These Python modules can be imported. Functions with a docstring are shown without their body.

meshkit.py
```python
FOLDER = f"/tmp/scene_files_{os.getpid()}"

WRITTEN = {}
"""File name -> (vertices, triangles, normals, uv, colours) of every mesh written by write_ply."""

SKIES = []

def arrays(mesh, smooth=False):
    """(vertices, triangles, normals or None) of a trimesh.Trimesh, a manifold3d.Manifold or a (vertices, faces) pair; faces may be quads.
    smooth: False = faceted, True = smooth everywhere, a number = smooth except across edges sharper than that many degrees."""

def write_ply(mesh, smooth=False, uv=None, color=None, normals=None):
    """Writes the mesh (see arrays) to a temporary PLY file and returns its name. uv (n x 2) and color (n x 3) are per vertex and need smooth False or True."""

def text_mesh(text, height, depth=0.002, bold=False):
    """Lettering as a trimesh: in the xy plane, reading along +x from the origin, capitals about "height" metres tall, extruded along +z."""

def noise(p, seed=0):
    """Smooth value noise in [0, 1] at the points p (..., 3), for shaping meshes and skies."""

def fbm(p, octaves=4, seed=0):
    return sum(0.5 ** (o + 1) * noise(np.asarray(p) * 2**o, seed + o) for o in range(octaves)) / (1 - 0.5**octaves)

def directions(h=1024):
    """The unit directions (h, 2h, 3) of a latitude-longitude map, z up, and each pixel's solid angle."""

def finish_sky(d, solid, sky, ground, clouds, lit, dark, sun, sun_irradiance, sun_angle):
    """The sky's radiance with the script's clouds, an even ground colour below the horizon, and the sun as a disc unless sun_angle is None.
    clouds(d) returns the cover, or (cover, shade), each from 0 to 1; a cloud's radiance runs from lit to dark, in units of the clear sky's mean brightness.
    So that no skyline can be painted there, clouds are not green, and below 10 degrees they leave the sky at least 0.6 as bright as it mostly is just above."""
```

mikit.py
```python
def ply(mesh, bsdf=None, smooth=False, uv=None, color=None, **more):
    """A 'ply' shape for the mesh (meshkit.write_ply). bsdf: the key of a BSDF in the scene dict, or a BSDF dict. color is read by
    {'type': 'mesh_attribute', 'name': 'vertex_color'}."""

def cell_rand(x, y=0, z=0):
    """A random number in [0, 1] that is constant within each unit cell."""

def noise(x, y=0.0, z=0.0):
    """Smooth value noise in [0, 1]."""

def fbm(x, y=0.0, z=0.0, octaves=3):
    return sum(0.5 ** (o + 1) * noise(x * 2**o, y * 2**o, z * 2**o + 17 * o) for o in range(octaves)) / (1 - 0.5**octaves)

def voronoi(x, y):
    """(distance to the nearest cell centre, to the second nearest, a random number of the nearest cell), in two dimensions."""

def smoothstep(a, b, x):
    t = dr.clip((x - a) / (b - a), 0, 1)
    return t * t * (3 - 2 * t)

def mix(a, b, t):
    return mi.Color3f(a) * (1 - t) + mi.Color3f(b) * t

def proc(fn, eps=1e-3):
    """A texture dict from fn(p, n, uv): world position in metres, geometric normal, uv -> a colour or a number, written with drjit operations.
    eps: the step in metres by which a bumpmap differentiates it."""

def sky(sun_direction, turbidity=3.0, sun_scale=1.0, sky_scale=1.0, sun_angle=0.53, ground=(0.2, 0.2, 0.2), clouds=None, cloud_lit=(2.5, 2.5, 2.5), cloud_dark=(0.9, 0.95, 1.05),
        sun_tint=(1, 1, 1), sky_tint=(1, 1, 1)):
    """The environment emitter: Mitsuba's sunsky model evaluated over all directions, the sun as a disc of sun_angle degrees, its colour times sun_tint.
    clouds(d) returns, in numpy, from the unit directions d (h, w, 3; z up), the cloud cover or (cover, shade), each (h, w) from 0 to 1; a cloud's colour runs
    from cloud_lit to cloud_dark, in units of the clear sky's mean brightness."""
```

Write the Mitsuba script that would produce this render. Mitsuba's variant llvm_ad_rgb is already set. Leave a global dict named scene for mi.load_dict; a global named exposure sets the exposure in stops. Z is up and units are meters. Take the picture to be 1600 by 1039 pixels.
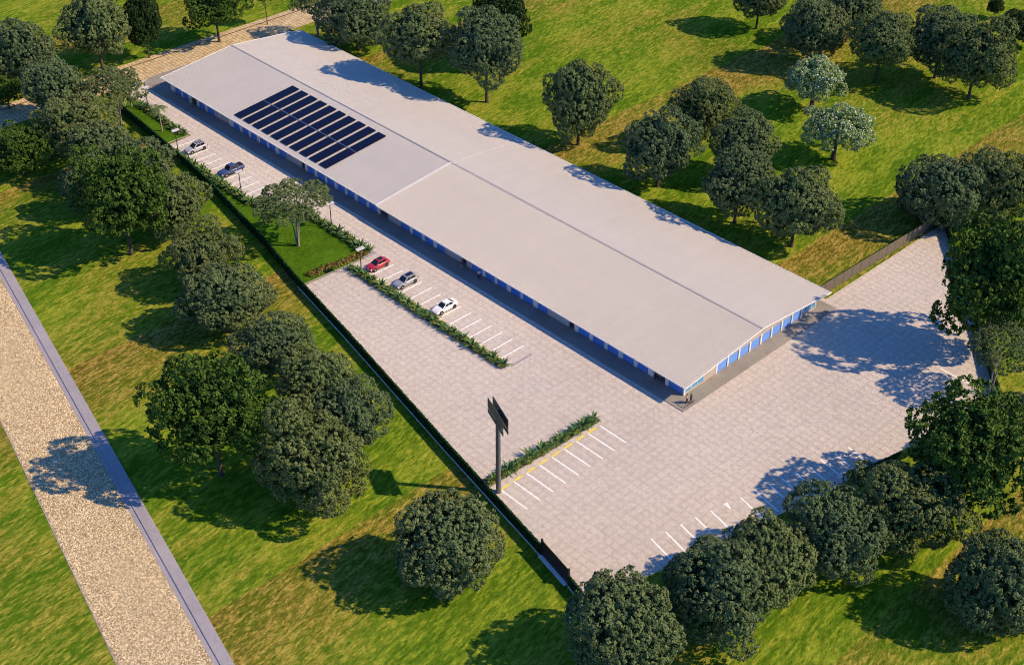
import math
import numpy as np
import trimesh
import manifold3d as m3
import shapely.geometry as sg
from shapely.ops import unary_union
import drjit as dr
import mitsuba as mi
import mikit
import meshkit
from mikit import ply, proc, noise, fbm, voronoi, cell_rand, smoothstep, mix

T = mi.ScalarTransform4f
scene, labels = {}, {}

# ------------------------------------------------------------------ camera, sky, exposure
CAM = np.array([-95.649, 126.806, 126.505])
YAW, PITCH = math.radians(-43.558), math.radians(36.164)
FWD = np.array([math.cos(PITCH) * math.cos(YAW), math.cos(PITCH) * math.sin(YAW), -math.sin(PITCH)])
scene['camera'] = {'type': 'perspective', 'fov': 2 * math.degrees(math.atan(800 / 2072.0)), 'fov_axis': 'x', 'near_clip': 1.0, 'far_clip': 6000.0,
                   'to_world': T().look_at(origin=CAM.tolist(), target=(CAM + FWD).tolist(), up=[0, 0, 1])}
SAZ, SEL = math.radians(-140.5), math.radians(40)
SUN = [math.cos(SAZ) * math.cos(SEL), math.sin(SAZ) * math.cos(SEL), math.sin(SEL)]
scene['sky'] = mikit.sky(SUN, turbidity=3.0, sun_scale=1.0, sky_scale=1.15, sun_tint=(1.00, 0.945, 0.835), sky_tint=(0.45, 0.80, 1.36), ground=(0.10, 0.11, 0.05))
exposure = 1.92

# ------------------------------------------------------------------ helpers
def num(base):
    if base not in scene and base not in labels:
        return base
    i = 1
    while f'{base}_{i:03d}' in scene or f'{base}_{i:03d}' in labels:
        i += 1
    return f'{base}_{i:03d}'

def tag(key, label, cat=None, group=None, kind=None):
    d = {'label': label}
    if cat: d['category'] = cat
    if group: d['group'] = group
    if kind: d['kind'] = kind
    labels[key] = d
    return key

def thing(base, label, cat, group=None, kind=None):
    return tag(num(base), label, cat, group, kind)

def add(name, mesh, bsdf, parent=None, smooth=False, to_world=None, **kw):
    key = num((parent + '__' if parent else '') + name)
    d = ply(mesh, bsdf, smooth=smooth, **kw)
    if to_world is not None: d['to_world'] = to_world
    scene[key] = d
    return key

def put(name, shape, parent=None, to_world=None):
    key = num((parent + '__' if parent else '') + name)
    d = dict(shape)
    if to_world is not None: d['to_world'] = to_world
    scene[key] = d
    return key

def cat(ms):
    return trimesh.util.concatenate([m for m in ms if m is not None])

def box(x0, x1, y0, y1, z0, z1, ch=0.0):
    """A box; with ch its upper edges are chamfered."""
    if ch <= 0:
        m = trimesh.creation.box(extents=[x1 - x0, y1 - y0, z1 - z0])
        m.apply_translation([(x0 + x1) / 2, (y0 + y1) / 2, (z0 + z1) / 2])
        return m
    p = [[x0, y0, z0], [x1, y0, z0], [x1, y1, z0], [x0, y1, z0], [x0, y0, z1 - ch], [x1, y0, z1 - ch], [x1, y1, z1 - ch], [x0, y1, z1 - ch],
         [x0 + ch, y0 + ch, z1], [x1 - ch, y0 + ch, z1], [x1 - ch, y1 - ch, z1], [x0 + ch, y1 - ch, z1]]
    q = [[0, 3, 2, 1], [8, 9, 10, 11]]
    for a in (0, 4):
        for i in range(4):
            j = (i + 1) % 4
            q.append([a + i, a + j, a + 4 + j, a + 4 + i])
    q = np.array(q)
    return trimesh.Trimesh(p, np.vstack([q[:, [0, 1, 2]], q[:, [0, 2, 3]]]), process=False)

def obox(cx, cy, ang, l, w, z0, z1, ch=0.0):
    m = box(-l / 2, l / 2, -w / 2, w / 2, z0, z1, ch)
    m.apply_transform(trimesh.transformations.rotation_matrix(ang, [0, 0, 1]))
    m.apply_translation([cx, cy, 0])
    return m

def seg(a, b, w, z0, z1, ch=0.0):
    a, b = np.array(a, float), np.array(b, float)
    d = b - a
    return obox(*((a + b) / 2), math.atan2(d[1], d[0]), np.linalg.norm(d), w, z0, z1, ch)

def prism(poly, z0, z1):
    ps = [poly] if poly.geom_type == 'Polygon' else [g for g in poly.geoms if g.geom_type == 'Polygon']
    out = []
    for p in ps:
        if p.area < 0.01: continue
        m = trimesh.creation.extrude_polygon(p, z1 - z0)
        m.apply_translation([0, 0, z0])
        out.append(m)
    return cat(out)

def tube(points, radii, sides=8):
    p = np.asarray(points, float)
    r = np.broadcast_to(np.asarray(radii, float), (len(p),))
    t = np.gradient(p, axis=0)
    t /= np.linalg.norm(t, axis=1, keepdims=True) + 1e-12
    a = np.cross(t, np.where(np.abs(t[:, 2:]) < 0.9, [0, 0, 1.0], [1.0, 0, 0]))
    a /= np.linalg.norm(a, axis=1, keepdims=True) + 1e-12
    b, ang = np.cross(t, a), np.arange(sides) * 2 * np.pi / sides
    v = p[:, None] + r[:, None, None] * (np.cos(ang)[None, :, None] * a[:, None] + np.sin(ang)[None, :, None] * b[:, None])
    n = len(p)
    i, j = np.meshgrid(np.arange(n - 1), np.arange(sides), indexing='ij')
    q = np.stack([i * sides + j, i * sides + (j + 1) % sides, (i + 1) * sides + (j + 1) % sides, (i + 1) * sides + j], -1).reshape(-1, 4)
    f = np.vstack([q[:, [0, 1, 2]], q[:, [0, 2, 3]]])
    v = np.vstack([v.reshape(-1, 3), p[:1], p[-1:]])
    k = np.arange(sides)
    f = np.vstack([f, np.stack([(k + 1) % sides, k, 0 * k + n * sides], 1), np.stack([(n - 1) * sides + k, (n - 1) * sides + (k + 1) % sides, 0 * k + n * sides + 1], 1)])
    return trimesh.Trimesh(v, f, process=False)

def quadmesh(v, q):
    v, q = np.asarray(v, float), np.asarray(q, int)
    return trimesh.Trimesh(v, np.vstack([q[:, [0, 1, 2]], q[:, [0, 2, 3]]]), process=False)

def loft(rings):
    n, s = len(rings), len(rings[0])
    v = np.vstack(rings)
    i, j = np.meshgrid(np.arange(n - 1), np.arange(s), indexing='ij')
    q = np.stack([i * s + j, i * s + (j + 1) % s, (i + 1) * s + (j + 1) % s, (i + 1) * s + j], -1).reshape(-1, 4)
    f = [q[:, [0, 1, 2]], q[:, [0, 2, 3]]]
    c0, c1 = len(v), len(v) + 1
    v = np.vstack([v, np.mean(rings[0], 0)[None], np.mean(rings[-1], 0)[None]])
    k = np.arange(s)
    f += [np.stack([(k + 1) % s, k, 0 * k + c0], 1), np.stack([(n - 1) * s + k, (n - 1) * s + (k + 1) % s, 0 * k + c1], 1)]
    m = trimesh.Trimesh(v, np.vstack(f), process=False)
    if m.volume < 0: m.invert()
    return m

def nrmz(a):
    return a / (np.linalg.norm(a, axis=-1, keepdims=True) + 1e-12)

def leaf_quads(pos, nrm, size, rng, aspect=0.6, fold=0.0):
    """One rhombic leaf for each point: (vertices, triangles)."""
    n = len(pos)
    t = nrmz(np.cross(nrm, rng.normal(size=(n, 3))))
    b = np.cross(nrm, t)
    size = np.broadcast_to(size, (n,))[:, None]
    v = np.stack([pos - t * size, pos - b * size * aspect + nrm * size * fold, pos + t * size, pos + b * size * aspect + nrm * size * fold], 1).reshape(-1, 3)
    k = np.arange(n)[:, None] * 4
    return v, np.vstack([k + [0, 1, 2], k + [0, 2, 3]])

# ------------------------------------------------------------------ materials
def mat(key, d):
    scene[key] = d
    return key

def pr(color, rough=0.6, metal=0.0, spec=0.4, **kw):
    return {'type': 'twosided', 'bsdf': {'type': 'principled', 'base_color': color if isinstance(color, dict) else {'type': 'rgb', 'value': list(color)}, 'roughness': rough, 'metallic': metal, 'specular': spec, **kw}}

def diff(color):
    return {'type': 'twosided', 'bsdf': {'type': 'diffuse', 'reflectance': color if isinstance(color, dict) else {'type': 'rgb', 'value': list(color)}}}

VC = {'type': 'mesh_attribute', 'name': 'vertex_color'}

def grass_color(p, n, uv):
    x, y = p.x + 0.16 * p.y, p.y - 0.16 * p.x
    t = (p.x - 12.3 + 0.25 * (noise(p.y * 0.8, 3.0) - 0.5)) / 58.2
    t = t - dr.floor(t)
    big = fbm(x * 0.05 + 3.1, y * 0.035, 1.0, 3)
    mid = fbm(x * 0.30, y * 0.09 + 7.0, 2.0, 3)
    streak = fbm(x * 2.8, y * 0.85, 5.0, 3)
    fine = fbm(x * 8.0, y * 2.8, 9.0, 2)
    dry = dr.clip(smoothstep(0.62, 1.0, t) * 0.80 + (big - 0.5) * 1.1 + (mid - 0.5) * 0.95 + (streak - 0.5) * 0.9 + 0.04, 0, 1)
    green = mix((0.076, 0.152, 0.009), (0.216, 0.268, 0.024), smoothstep(0.30, 0.72, mid * 0.5 + streak * 0.5))
    brown = mix((0.125, 0.105, 0.014), (0.300, 0.225, 0.052), smoothstep(0.32, 0.72, streak * 0.6 + fine * 0.4))
    return mix(green, brown, dry) * (0.64 + 0.76 * fine) * (0.84 + 0.40 * streak)

def grass_bump(p, n, uv):
    return fbm(p.x * 2.5, p.y * 1.6, 4.0, 3)

mat('grass_material', {'type': 'bumpmap', 'arbitrary': proc(grass_bump, eps=0.05), 'scale': 0.12, 'bsdf': diff(proc(grass_color))})

def turf_color(p, n, uv):
    a = fbm(p.x * 3.0, p.y * 3.0, 1.0, 3)
    b = fbm(p.x * 0.35, p.y * 0.35, 2.0, 2)
    return mix((0.036, 0.098, 0.006), (0.095, 0.185, 0.012), a) * (0.75 + 0.5 * b)
mat('turf_material', {'type': 'bumpmap', 'arbitrary': proc(grass_bump, eps=0.05), 'scale': 0.10, 'bsdf': diff(proc(turf_color))})

TILE = 1.25
def slab_color(p, n, uv):
    gx, gy = p.x / TILE, p.y / TILE
    u, v = gx - dr.floor(gx) - 0.5, gy - dr.floor(gy) - 0.5
    w = fbm(p.x * 2.3, p.y * 2.3, 3.0, 3)
    d = dr.maximum(dr.abs(u), dr.abs(v)) + (w - 0.5) * 0.9
    c = mix((0.596, 0.528, 0.466), (0.520, 0.458, 0.402), smoothstep(0.05, 0.60, d))
    r = cell_rand(dr.floor(gx), dr.floor(gy), 2.0)
    f = fbm(p.x * 7.0, p.y * 7.0, 5.0, 2)
    big = fbm(p.x * 0.06, p.y * 0.06, 8.0, 3)
    return c * (0.96 + 0.05 * r) * (0.88 + 0.24 * f) * (0.92 + 0.16 * big)
mat('slab_material', pr(proc(slab_color), 0.85, 0, 0.25))
mat('mortar_material', diff((0.485, 0.435, 0.388)))

def concrete_color(p, n, uv):
    a = fbm(p.x * 0.5, p.y * 0.5, p.z, 4)
    b = fbm(p.x * 5, p.y * 5, p.z * 5, 2)
    return mix((0.225, 0.205, 0.185), (0.33, 0.305, 0.275), a) * (0.88 + 0.24 * b)
mat('concrete_material', pr(proc(concrete_color), 0.8, 0, 0.3))

def sidewalk_color(p, n, uv):
    a = fbm(p.x * 0.35, p.y * 0.35, 4.0, 4)
    b = fbm(p.x * 6, p.y * 6, 2.0, 2)
    return mix((0.290, 0.272, 0.300), (0.385, 0.355, 0.375), a) * (0.90 + 0.20 * b)
mat('sidewalk_material', pr(proc(sidewalk_color), 0.85, 0, 0.25))

def gravel_color(p, n, uv):
    f1, f2, r = voronoi(p.x * 4.2, p.y * 4.2)
    g = fbm(p.x * 0.12, p.y * 0.12, 1.0, 3)
    c = mix((0.32, 0.23, 0.125), (0.76, 0.62, 0.39), r)
    return c * (0.55 + 0.45 * smoothstep(0.0, 0.25, f2 - f1)) * (0.80 + 0.4 * g)
mat('gravel_material', diff(proc(gravel_color)))
mat('stone_material', diff(VC))

def cobble_color(p, n, uv):
    gx = p.y / 0.9
    gy = p.x / 0.55 + 0.5 * dr.floor(gx)
    u, v = gx - dr.floor(gx), gy - dr.floor(gy)
    r = cell_rand(dr.floor(gx), dr.floor(gy), 3.0)
    e = smoothstep(0.0, 0.16, dr.minimum(dr.minimum(u, 1 - u), dr.minimum(v, 1 - v)))
    a = fbm(p.x * 1.5, p.y * 1.5, 2.0, 3)
    return mix((0.30, 0.21, 0.11), mix((0.50, 0.38, 0.21), (0.70, 0.56, 0.35), r), e) * (0.75 + 0.5 * a)
mat('cobble_material', diff(proc(cobble_color)))

def roof_color(p, n, uv):
    a = fbm(p.x * 0.06, p.y * 0.25, 1.0, 3)
    b = fbm(p.x * 0.8, p.y * 0.12, 4.0, 3)
    return mix((0.480, 0.446, 0.405), (0.540, 0.503, 0.456), a * 0.5 + b * 0.5)
mat('roof_material', pr(proc(roof_color), 0.55, 0.0, 0.35))
mat('ridge_material', pr((0.43, 0.41, 0.415), 0.6))
mat('white_trim', pr((0.88, 0.87, 0.85), 0.45))
mat('dark_trim', pr((0.03, 0.03, 0.035), 0.5))
def wall_color(p, n, uv):
    a = fbm(p.x * 0.8, p.y * 0.8, p.z * 0.8, 3)
    return mix((0.40, 0.35, 0.30), (0.50, 0.445, 0.385), a)
mat('wall_material', pr(proc(wall_color), 0.8, 0, 0.3))
mat('pillar_material', pr((0.80, 0.77, 0.74), 0.7))
mat('grey_wall_material', pr((0.48, 0.48, 0.48), 0.75))
mat('door_material', pr((0.085, 0.250, 0.70), 0.42, 0.0, 0.5))
mat('window_material', pr((0.10, 0.33, 0.60), 0.10, 0.0, 0.9))
mat('inside_material', diff((0.20, 0.19, 0.18)))
mat('panel_material', pr((0.005, 0.007, 0.030), 0.30, 0.0, 0.15))
mat('panel_frame', pr((0.03, 0.035, 0.06), 0.4, 0.6))
mat('rail_material', pr((0.10, 0.15, 0.28), 0.4, 0.3))
mat('paint_white', pr((0.92, 0.90, 0.87), 0.7, 0, 0.2))
mat('paint_yellow', pr((0.82, 0.66, 0.11), 0.7, 0, 0.2))
def bark_color(p, n, uv):
    return mix((0.06, 0.045, 0.035), (0.14, 0.11, 0.085), fbm(p.x * 3, p.y * 3, p.z * 0.9, 3))
mat('bark_material', diff(proc(bark_color)))
mat('pale_bark_material', pr((0.26, 0.23, 0.20), 0.85))
mat('leaf_material', {'type': 'twosided', 'bsdf': {'type': 'principled', 'base_color': VC, 'roughness': 0.7, 'specular': 0.15}})
mat('soil_material', pr((0.10, 0.085, 0.055), 0.95, 0, 0.1))
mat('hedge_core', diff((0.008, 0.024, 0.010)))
mat('sign_material', pr((0.075, 0.078, 0.09), 0.45, 0.3))
mat('pole_material', pr((0.17, 0.165, 0.17), 0.45, 0.4))
mat('lamp_metal', pr((0.05, 0.048, 0.048), 0.5, 0.3))
mat('lamp_panel', pr((0.50, 0.47, 0.47), 0.28, 0.0, 0.6))
mat('lamp_glow_cover', pr((0.75, 0.74, 0.70), 0.35))
mat('gate_material', pr((0.042, 0.014, 0.016), 0.5))
mat('fence_material', pr((0.150, 0.125, 0.090), 0.7, 0.0))
mat('rubber', pr((0.018, 0.018, 0.020), 0.8))
mat('rim_material', pr((0.55, 0.55, 0.56), 0.3, 0.7))
mat('car_glass', pr((0.012, 0.014, 0.02), 0.07, 0.0, 0.8))
mat('lamp_lens', pr((0.70, 0.72, 0.75), 0.12, 0.0, 0.8))
mat('tail_lens', pr((0.35, 0.015, 0.012), 0.2))
def carpaint(key, c, metal=0.0):
    mat(key, pr(c, 0.28, metal, 0.5, clearcoat=0.8, clearcoat_gloss=0.9))
carpaint('paint_silver', (0.46, 0.45, 0.46), 0.25); carpaint('paint_grey', (0.36, 0.36, 0.39), 0.25); carpaint('paint_car_white', (0.84, 0.83, 0.82))
carpaint('paint_red', (0.42, 0.025, 0.050)); carpaint('paint_navy', (0.045, 0.075, 0.19), 0.2)
mat('skin', pr((0.36, 0.20, 0.13), 0.6)); mat('hair', pr((0.02, 0.014, 0.01), 0.7))
mat('cloth_black', pr((0.018, 0.017, 0.020), 0.85)); mat('cloth_white', pr((0.72, 0.72, 0.74), 0.85))
mat('cloth_tan', pr((0.50, 0.32, 0.22), 0.85)); mat('cloth_purple', pr((0.09, 0.05, 0.16), 0.85)); mat('cloth_grey', pr((0.30, 0.30, 0.32), 0.85))
mat('shoe', pr((0.02, 0.02, 0.02), 0.6))
mat('bike_paint', pr((0.25, 0.03, 0.03), 0.3)); mat('bike_green', pr((0.03, 0.22, 0.07), 0.3))

# ------------------------------------------------------------------ ground, roads
g = 1500.0
add('grass', quadmesh([[-g, -g, 0], [g, -g, 0], [g, g, 0], [-g, g, 0]], [[0, 1, 2, 3]]), 'grass_material')
tag('grass', 'wide mown grass land with brown and green streaks around the yard', 'grass', kind='structure')

RD = np.array([-0.9788, 0.2048]); RN = np.array([0.2048, 0.9788])        # along the gravel road and away from the building
R0 = np.array([54.0, 67.9])                                               # on the outer edge of its pavement strip
def rp(s, n): return R0 + RD * s + RN * n
def rquad(s0, s1, n0, n1): return sg.Polygon([rp(s0, n0), rp(s1, n0), rp(s1, n1), rp(s0, n1)])
top_road = sg.Polygon([(152.9, 95), (152.9, -150), (160.6, -150), (160.6, 95)])
gravel = rquad(-101, 260, 2.15, 12.05)
add('gravel_road', prism(gravel, -0.1, 0.012), 'gravel_material')
tag('gravel_road', 'beige gravel road crossing the lower left corner', 'gravel road', kind='structure')
add('sidewalk', prism(rquad(-101, 260, 0.0, 1.49), -0.1, 0.15), 'sidewalk_material')
tag('sidewalk', 'grey concrete footpath strip along the gravel road', 'footpath', kind='structure')
add('gutter', prism(rquad(-101, 260, 1.492, 2.15), -0.1, 0.03), 'sidewalk_material')
tag('gutter', 'narrow concrete gutter between gravel road and footpath', 'gutter', kind='structure')
add('road_edging', prism(rquad(-101, 260, 12.05, 12.13), -0.1, 0.04), 'sidewalk_material')
tag('road_edging', 'thin pale edging on the outer side of the gravel road', 'edging', kind='structure')
add('stone_road', prism(top_road, -0.1, 0.02), 'cobble_material')
tag('stone_road', 'beige stone paved road behind the far end of the building', 'road', kind='structure')
add('stone_road_verge', prism(sg.Polygon([(160.75, 95), (160.75, -150), (162.6, -150), (162.6, 95)]), -0.1, 0.08), 'cobble_material')
tag('stone_road_verge', 'narrow paved verge on the outer side of the stone road', 'verge', kind='structure')
add('stone_road_kerb', box(160.6, 160.75, -150, 95, -0.1, 0.14), 'soil_material')
tag('stone_road_kerb', 'thin dark red kerb line along the stone road', 'kerb', kind='structure')
add('far_footpath', prism(sg.Polygon([(150.2, -45), (150.2, -150), (152.7, -150), (152.7, -45)]), -0.1, 0.12), 'sidewalk_material')
tag('far_footpath', 'grey footpath beside the stone road behind the building', 'footpath', kind='structure')

rng = np.random.default_rng(11)
def stones(n, pts, rmin, rmax):
    r = rng.uniform(rmin, rmax, n)
    k = 5
    ang = np.arange(k) * 2 * np.pi / k + rng.uniform(0, 6.28, (n, 1))
    rr = r[:, None] * rng.uniform(0.7, 1.2, (n, k))
    ring = np.stack([pts[:, :1] + np.cos(ang) * rr, pts[:, 1:2] + np.sin(ang) * rr, np.full((n, k), 0.01)], -1)
    topc = np.concatenate([pts + rng.normal(0, .3, (n, 2)) * r[:, None] * .5, (r * rng.uniform(0.45, 0.9, n))[:, None]], 1)[:, None]
    v = np.concatenate([ring, topc], 1).reshape(-1, 3)
    b = np.arange(n)[:, None] * (k + 1)
    f = np.vstack([b + [i, (i + 1) % k, k] for i in range(k)])
    u = rng.random((n, 1)) ** 1.2
    c = np.array([0.28, 0.195, 0.105]) * (1 - u) + np.array([0.90, 0.76, 0.51]) * u
    c = c * rng.uniform(0.75, 1.15, (n, 1))
    return trimesh.Trimesh(v, f, process=False), np.repeat(c, k + 1, axis=0)
ns = 60000
s_, n_ = rng.uniform(-45, 62, ns), rng.uniform(2.25, 11.95, ns)
sm, sc = stones(ns, R0 + RD * s_[:, None] + RN * n_[:, None], 0.08, 0.16)
add('gravel_stones', sm, 'stone_material', color=sc)
tag('gravel_stones', 'loose beige and brown stones covering the gravel road', 'gravel', kind='stuff')

# ------------------------------------------------------------------ paved yard
HEDGE = [(-8.62, 38.80), (15, 34.3), (47.4, 27.75), (64.2, 24.6), (78, 21.6), (95, 18.5), (103, 17.1), (112, 15.9), (122, 14.8), (143, 12.7)]
yard = sg.Polygon([(-18.9, 41.0), (15, 34.3), (47.4, 27.7), (63.8, 24.4), (63.2, 8.5), (84, 8.5), (92.6, 13.98), (123.2, 13.9), (123.6, 8.1), (143.4, 7.4), (152.85, 7.6), (152.85, -37),
                   (0.35, -37), (0.05, -72.5), (-33.6, -33.2), (-31.4, -15.4), (-24.0, 18.0)]).buffer(0)
core = sg.box(-2.45, -36.0, 152.0, 2.95)
open_yard = yard.difference(core)
add('pavement', prism(open_yard, -0.1, 0.018), 'mortar_material')
tag('pavement', 'pinkish grey paved yard of square slabs around the building', 'pavement', kind='structure')
slab_shapes = []
for k in range(4):
    m = box(-TILE / 2 + .006, TILE / 2 - .006, -TILE / 2 + .006, TILE / 2 - .006, -0.03, 0.05 + (k - 1.5) * .0015, .007)
    slab_shapes.append(m)
minx, miny, maxx, maxy = open_yard.bounds
prep = __import__('shapely.prepared', fromlist=['prep']).prep(open_yard)
full, cut = [], []
for i in range(int(minx // TILE) - 1, int(maxx // TILE) + 2):
    for j in range(int(miny // TILE) - 1, int(maxy // TILE) + 2):
        c = sg.box(i * TILE, j * TILE, (i + 1) * TILE, (j + 1) * TILE)
        if prep.contains(c): full.append(((i + .5) * TILE, (j + .5) * TILE))
        elif prep.intersects(c): cut.append(c.buffer(-.012).intersection(open_yard))
full = np.array(full)
d = np.linalg.norm(np.c_[full, np.zeros(len(full))] - CAM, axis=1)
# the slabs in open view nearest the camera are single parts
clear = (full[:, 0] > -16) & (full[:, 1] > -5)
order = np.argsort(np.where(clear, d, 1e9))[:290]
pl = [ply(m, 'slab_material') for m in slab_shapes]
for q, i in enumerate(order):
    put('slab', pl[q * 7 % 4], 'pavement', T().translate([float(full[i, 0]), float(full[i, 1]), 0]))
rest = np.setdiff1d(np.arange(len(full)), order)
vs, fs, o = [], [], 0
sv = [np.array(m.vertices) for m in slab_shapes]; sf = np.array(slab_shapes[0].faces)
R_ = np.array([sv[int(i * 7 % 4)] + [full[i, 0], full[i, 1], 0] for i in rest])
fall = (np.arange(len(rest))[:, None, None] * 12 + sf[None]).reshape(-1, 3)
cutm = cat([prism(c, -0.03, 0.05) for c in cut if c.area > .05])
add('far_slab', cat([trimesh.Trimesh(R_.reshape(-1, 3), fall, process=False), cutm]), 'slab_material', 'pavement')
labels['pavement__far_slab'] = {'label': 'the smaller looking slabs of the yard further off', 'kind': 'stuff'}

ZL = 0.062
def line(a, b, w, m='paint_white', name='white_line'):
    add(name, seg(a, b, w, 0.045, ZL), m, 'pavement')
for k in range(-4, 11):
    x = 50.9 - 2.5 * k
    line((x, 8.65), (x, 13.5), 0.20)
    if k < 10: line((x - .35, 13.62), (x - 2.15, 13.62), 0.20, 'paint_yellow', 'yellow_line')
for k in range(0, 11):
    x = 121.3 - 2.525 * k
    line((x, 8.75), (x, 13.5), 0.20)
    if k < 10: line((x - .3, 13.62), (x - 2.2, 13.62), 0.20, 'paint_yellow', 'yellow_line')
for k in range(9):
    y = 14.25 + 2.5 * k
    line((3.93, y), (-1.35, y), 0.22)
    if k < 8: line((4.0, y + .75), (4.0, y + 2.35), 0.34, 'paint_yellow', 'yellow_line')
BT = [(-16.7, 26.2), (-17.2, 23.8), (-17.7, 21.3), (-18.2, 18.8), (-18.8, 16.3), (-20.0, 11.3), (-20.5, 8.7), (-21.0, 6.3), (-21.5, 4.0), (-21.95, 1.6), (-22.5, -0.8), (-23.0, -3.2), (-23.5, -5.7), (-24.1, -8.3)]
for (x, y) in BT:
    line((x, y), (x - 4.75, y + 1.05), 0.24)
line((-23.1, -34.2), (-31.5, -34.0), 0.22)
add('painted_wedge', prism(sg.Polygon([(-19.15, 14.0), (-19.35, 13.35), (-20.5, 14.0), (-20.5, 14.15)]), 0.045, ZL), 'paint_white', 'pavement')
add('apron', prism(sg.Polygon([(63.25, 8.55), (66.5, 8.55), (66.3, 9.0), (64.0, 9.1), (63.9, 11.2), (63.3, 11.2)]), 0.0, 0.15), 'sidewalk_material', 'pavement')
add('end_kerb', box(23.15, 23.55, 9.3, 13.8, 0.0, 0.13, .02), 'sidewalk_material', 'pavement')

# lawns and planting beds
def bed(base, poly, label, material, catg, kerb=True, z=0.09):
    k = num(base)
    add(base, prism(poly.buffer(-.10) if kerb else poly, -0.1, z), material)
    tag(k, label, catg, kind='structure')
    if kerb:
        add('kerb', prism(poly.difference(poly.buffer(-.10001)), -0.1, 0.14), 'sidewalk_material', k)
    return k
lawn1 = sg.Polygon([(64.1, 24.2), (63.4, 8.7), (83.9, 8.7), (92.5, 14.2), (123.4, 14.1), (123.4, 14.3), (112, 15.6), (103, 16.8), (95, 18.2), (78, 21.3)])
bed('clipped_lawn', lawn1, 'bright green lawn with a feathery tree between the two parking rows', 'turf_material', 'lawn')
lawn2 = sg.Polygon([(124.0, 14.2), (123.9, 8.4), (143.2, 7.7), (147, 9.0), (143, 12.4)])
bed('clipped_lawn', lawn2, 'narrow green lawn with two small palms at the far end of the parking', 'turf_material', 'lawn')
bed('planting_bed', sg.box(23.7, 13.95, 63.2, 15.55), 'long planted strip in front of the parked red, silver and white cars', 'soil_material', 'planting strip')
bed('planting_bed', sg.Polygon([(4.5, 13.3), (6.0, 13.3), (7.3, 34.9), (5.3, 34.9)]), 'planted strip between the tall sign and the building corner', 'soil_material', 'planting strip')
bed('fence_verge', sg.Polygon([(1.4, -37.1), (0.75, -37.1), (0.15, -71.0), (0.8, -71.0)]), 'thin grass verge at the foot of the dark fence', 'grass_material', 'verge', kerb=False, z=0.07)

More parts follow.
